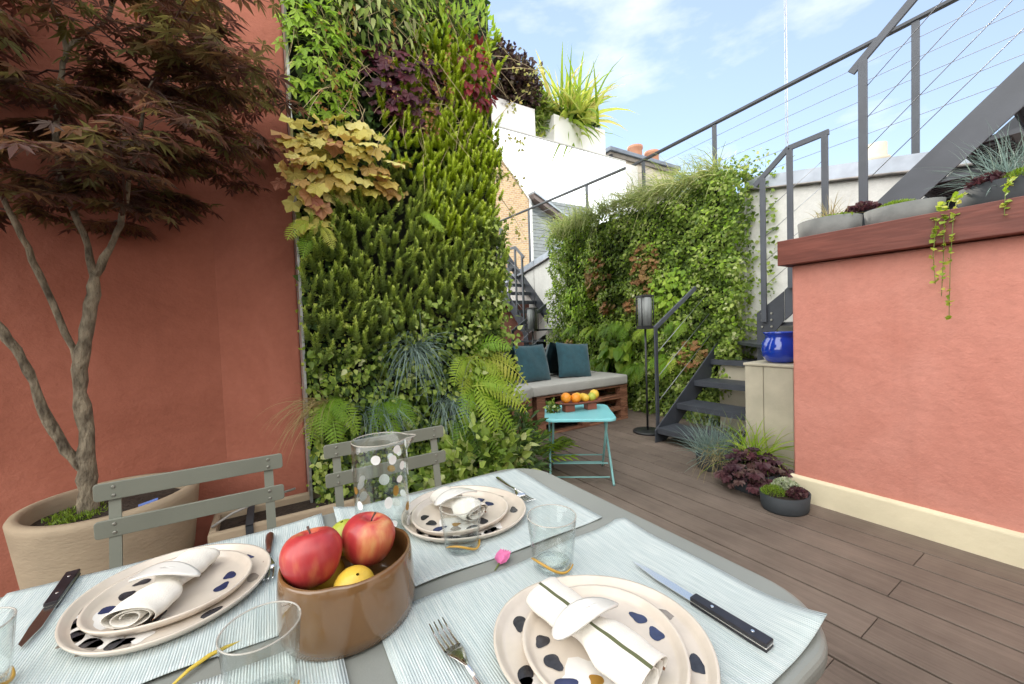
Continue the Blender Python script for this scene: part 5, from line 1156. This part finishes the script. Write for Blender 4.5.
wallX(16000, lambda y, z: y > 2.24 + .05 * math.sin(z * 7) + .04 * math.sin(z * 17) and z < 2.74 + .04 * math.sin(y * 8), T_OV, .040, F_ivy, 'climber_foliage', 'mass of small green climber leaves covering the right planted wall', 'climber', kind='stuff', depth=.20)
wallX(1000, lambda y, z: True, T_ROUND, .036, F_ivylight, 'climber_foliage', 'lighter green climber leaves scattered over the right planted wall', 'climber', kind='stuff', depth=.24, yr=(2.25, 3.83), zr=(.5, 2.7))
wallX(1500, lambda y, z: z < 2.75, T_OV, .045, F_ivy, 'climber_foliage', 'climber leaves wrapping the stair side end of the right planted wall', 'climber', kind='stuff', depth=.30, x0=4.59, yr=(2.26, 2.5), zr=(0, 2.78))
wallX(260, lambda y, z: (y - 2.26) < .05 + .09 * rng.random(), T_ROUND, .035, F_ivy, 'ivy_tendrils', 'ivy tendrils creeping from the planted wall onto the white wall', 'ivy', kind='stuff', depth=.03, x0=4.58, yr=(2.05, 2.35), zr=(.8, 2.7))
def clumpX(c, rad, k, tm, size, m, name, lab, cat, depth=.10, grp=None):
    c = np.array([4.14, c[0], c[1]]); t = thing(name, lab, cat, tuple(c), grp); r = rng.random((k, 1)) ** .5; d = nrm(rng.normal(size=(k, 2))) * r
    p = np.c_[c[0] - depth * (1 - r[:, 0] ** 2) * (.5 + .7 * rng.random(k)), c[1] + d[:, 0] * rad[0], c[2] + d[:, 1] * rad[1]]
    Lf = Leaves(); Lf.add(tm, p, np.array([-.4, 0, -.7]) + rdir(k, .35), np.array([-1, -.3, .6]) + rdir(k, .3), size * (.65 + .6 * rng.random(k))); Lf.build('leaves', m, t); return t
clumpX((3.40, 1.90), (.22, .34), 75, T_LOB, .075, F_coral, 'coral_bells', 'coral orange leaf clump high in the right planted wall', 'plant')
clumpX((3.62, 1.42), (.10, .10), 16, T_LOB, .09, F_coral, 'coral_bells', 'small orange leaf cluster near the bench end of the right planted wall', 'plant')
clumpX((2.75, .78), (.22, .18), 40, T_LOB, .07, F_coral, 'coral_bells', 'dull russet leaves low in the right planted wall above the stairs', 'plant')
clumpX((3.0, 1.55), (.35, .30), 110, T_OV, .075, F_ivylight, 'broad_leaf_plant', 'brighter broad leaved plant at mid height of the right planted wall', 'plant', .16)
clumpX((3.72, .75), (.12, .30), 44, T_OV, .17, F_fern, 'broad_leaf_plant', 'long leaved green plant hanging beside the bench end', 'plant', .16)
for i, (y, z, ln, lb) in enumerate(((3.5, .62, .42, 'green fern low behind the lantern'), (3.05, .72, .38, 'green fern in the planted wall right of the lantern pole'), (3.72, 1.18, .40, 'fern just above the right end of the bench'), (3.32, 1.10, .34, 'fern at mid height directly behind the lantern head'), (2.9, 1.15, .32, 'fern behind the lower handrail'))):
    fern('fern', lb, (4.15, y, z), [((-.8, -.6 + .3 * q, .4 - .25 * (q % 3)), ln * (.8 + .3 * rng.random()), 1.0) for q in range(6)], F_fern if i % 2 == 0 else F_fernyel, 'ferns in the right planted wall', (-1, -.2, .6))
t = thing('grass_fringe', 'arching pale green grass fringe along the top of the right planted wall', 'grass', (4.3, 3.1, 2.7)); Lf = Leaves()
for y in np.arange(2.42, 3.82, .06): blades(Lf, (4.20, y, 2.72 + .03 * rng.normal()), 34, .56, .0075, out=(-.6, .3, .75), spread=.42, droop=1.5, rbase=.05, bias=(-.25, .25, 0))
Lf.build('blades', F_grass, t)
t = thing('top_climber', 'tuft of green leaves around the railing post on top of the planted wall', 'climber', (4.45, 2.6, 2.7)); k = 1500; c = np.c_[4.42 + .12 * rng.normal(size=k), 2.62 + .24 * rng.normal(size=k), 2.66 + .10 * np.abs(rng.normal(size=k))]
Lf = Leaves(); Lf.add(T_OV, c, rdir(k) + (0, 0, .4), rdir(k) + (-.4, 0, 1), .042 * (.6 + .7 * rng.random(k))); Lf.build('leaves', F_ivy, t)

# ================================================================== POTS ON THE DECK BY THE PLINTH
def tub(name, lab, c, rx, ry, h, m, grp=None, rot=0, cat='planter', z0=0, flare=1.06):
    t = thing(name, lab, cat, (c[0], c[1], z0), grp)
    MB().lathe([(1 / flare * .97, 0), (1 / flare, .01), (1, h), (.93, h), (.91, h - .02)], 40, (c[0], c[1], z0), capb=True, sx=rx, sy=ry, rot=rot).build('bowl_wall', m, t)
    MB().lathe([(.92, h - .015), (.4, h - .005)], 40, (c[0], c[1], z0), capb=False, capt=True, sx=rx, sy=ry, rot=rot).build('soil', M_soil, t); return t
tub('oval_planter', 'low oval black bowl planter standing on the deck by the curb', (2.645, 1.165), .150, .128, .10, M_darkpot)
tub('round_planter', 'black round pot under the dark purple foliage on the deck', (2.80, 1.42), .15, .15, .13, M_darkpot)
tub('round_planter', 'black pot hidden under the blue grass beside the stairs', (2.95, 1.80), .13, .13, .12, M_darkpot)
t = thing('blue_fescue', 'spiky blue grey fescue mound on the deck beside the stairs', 'grass tuft', (2.93, 1.80, .1)); Lf = Leaves(); blades(Lf, (2.93, 1.80, .10), 420, .34, .0035, spread=.62, droop=.55, rbase=.05); Lf.build('blades', F_blue, t)
t = thing('straw_grass', 'dry straw blades hanging below the blue fescue', 'grass tuft', (2.85, 1.78, .1)); Lf = Leaves(); blades(Lf, (2.86, 1.72, .12), 110, .26, .003, out=(-.5, -.3, .5), spread=.5, droop=1.5, rbase=.05); Lf.build('blades', F_straw, t)
t = thing('lime_grass', 'lime green strappy grass in front of the pedestal', 'grass tuft', (3.0, 1.52, .1)); Lf = Leaves(); blades(Lf, (2.99, 1.53, .12), 130, .36, .008, spread=.62, droop=.75, rbase=.04); Lf.build('blades', F_lime, t)
t = thing('coral_bells', 'dark purple ruffled coral bells on the deck in front of the pedestal', 'plant', (2.80, 1.42, .13)); k = 150; d = nrm(rdir(k)); d[:, 2] = np.abs(d[:, 2]); p = np.array((2.79, 1.42, .10)) + d * (.20, .20, .16) * (.6 + .45 * rng.random((k, 1))); p[:, 2] -= .10 * (np.hypot(p[:, 0] - 2.79, p[:, 1] - 1.42) / .2) ** 3 * .4; p[:, 2] = np.maximum(p[:, 2], .03)
Lf = Leaves(); Lf.add(t_lobed(7, .3, .25), p, d * (1, 1, .2) + (0, 0, -.35) + rdir(k, .25), d + (0, 0, .8), .088 * (.6 + .6 * rng.random(k))); Lf.build('leaves', F_plum, t)
def domes(name, lab, c, rx, ry, h, k, tm, size, m, cat='plant'):
    t = thing(name, lab, cat, c); a = rng.random(k) * 6.28; r = rng.random(k) ** .5; p = np.c_[c[0] + rx * r * np.cos(a), c[1] + ry * r * np.sin(a), c[2] + h * (1 - r ** 2) + .006 * rng.random(k)]
    Lf = Leaves(); Lf.add(tm, p, rdir(k, .5) + (0, 0, .9) + np.c_[np.cos(a) * r, np.sin(a) * r, 0 * a] * .8, rdir(k) + (0, 0, .5), size * (.6 + .8 * rng.random(k))); Lf.build('leaves', m, t); return t
domes('moss_mound', 'yellow green moss cushion in the left half of the oval bowl', (2.580, 1.195, .098), .075, .062, .028, 900, T_SP, .016, F_moss)
domes('white_sedum', 'pale white and green sedum in the right half of the oval bowl', (2.690, 1.180, .10), .080, .075, .05, 750, T_ROUND, .016, F_sedum)
domes('red_sedum', 'dark red sedum at the front of the oval bowl', (2.645, 1.100, .098), .080, .045, .03, 420, T_ROUND, .015, F_plum)

# ================================================================== POTS ON THE COPING
ZC = 1.651
tub('round_planter', 'low grey round pot at the far end of the timber coping', (3.10, 1.09), .165, .165, .125, M_greypot, z0=ZC)
t = thing('straw_tuft', 'dry straw coloured grass in the round pot on the coping', 'grass tuft', (3.1, 1.09, ZC + .11)); Lf = Leaves(); blades(Lf, (3.10, 1.09, ZC + .11), 110, .17, .003, spread=.6, droop=.8, rbase=.03); Lf.build('blades', F_straw, t)
domes('coping_sedum', 'green and purple leaves at the rim of the round coping pot', (3.06, 1.04, ZC + .112), .10, .10, .02, 220, T_ROUND, .016, F_moss)
tub('oval_planter', 'pale grey oval planter on the coping filled with moss', (3.02, .725), .11, .165, .105, M_greypot, z0=ZC)
domes('moss_mound', 'bright green moss in the grey oval planter on the coping', (3.02, .745, ZC + .095), .075, .095, .035, 1500, T_SP, .014, F_moss)
box_planter('square_planter', 'small dark square planter behind the oval one on the coping', (3.14, .90, ZC), (3.28, 1.02, ZC + .15), M_darkpot, None)
domes('purple_sedum', 'purple leafed sedum in the small square planter on the coping', (3.19, .945, ZC + .14), .10, .085, .05, 420, T_ROUND, .026, F_plum)
tub('large_planter', 'large dark planter with blue grass at the near end of the coping', (3.12, .37), .15, .17, .13, M_darkpot, z0=ZC)
t = thing('blue_fescue', 'blue green spiky fescue in the large dark coping planter', 'grass tuft', (3.13, .36, ZC + .18)); Lf = Leaves(); blades(Lf, (3.12, .36, ZC + .12), 300, .30, .003, spread=.6, droop=.5, rbase=.04); Lf.build('blades', F_blue, t)
domes('moss_mound', 'green moss at the front of the large dark coping planter', (3.04, .31, ZC + .115), .085, .09, .045, 1300, T_SP, .015, F_moss)
domes('purple_sedum', 'purple leaves beside the fescue in the large dark coping planter', (3.06, .42, ZC + .12), .09, .07, .045, 340, T_ROUND, .024, F_plum)
t = thing('money_plant_vine', 'yellow green trailing vines hanging down over the timber coping', 'vine', (2.86, .5, ZC)); s = MB(); Lf = Leaves()
for P in ([(3.0, .56, ZC + .08), (2.84, .545, ZC + .03), (2.775, .548, ZC - .05), (2.77, .556, 1.44), (2.775, .55, 1.30)], [(3.02, .50, ZC + .10), (2.84, .49, ZC + .05), (2.775, .492, ZC - .06), (2.77, .50, 1.38), (2.78, .505, 1.13)], [(3.0, .52, ZC + .10), (2.83, .515, ZC + .04), (2.772, .52, ZC - .06), (2.775, .523, 1.42), (2.78, .53, 1.24)], [(3.0, .34, ZC + .12), (2.84, .335, ZC + .08), (2.785, .338, ZC + .04), (2.78, .34, 1.575)]):
    s.tube(P, .0015, 4, cap=False); P = np.array(P)
    for i in range(len(P) - 1):
        k = 11; u = rng.random(k)[:, None]; p = P[i] * (1 - u) + P[i + 1] * u; Lf.add(T_ROUND, p, rdir(k, .5) + (-.6, 0, .1), rdir(k, .4) + (-.6, 0, .8), .022 * (.6 + .7 * rng.random(k)))
s.build('stem', M_greenstem, t); Lf.build('leaves', F_yelleaf, t)
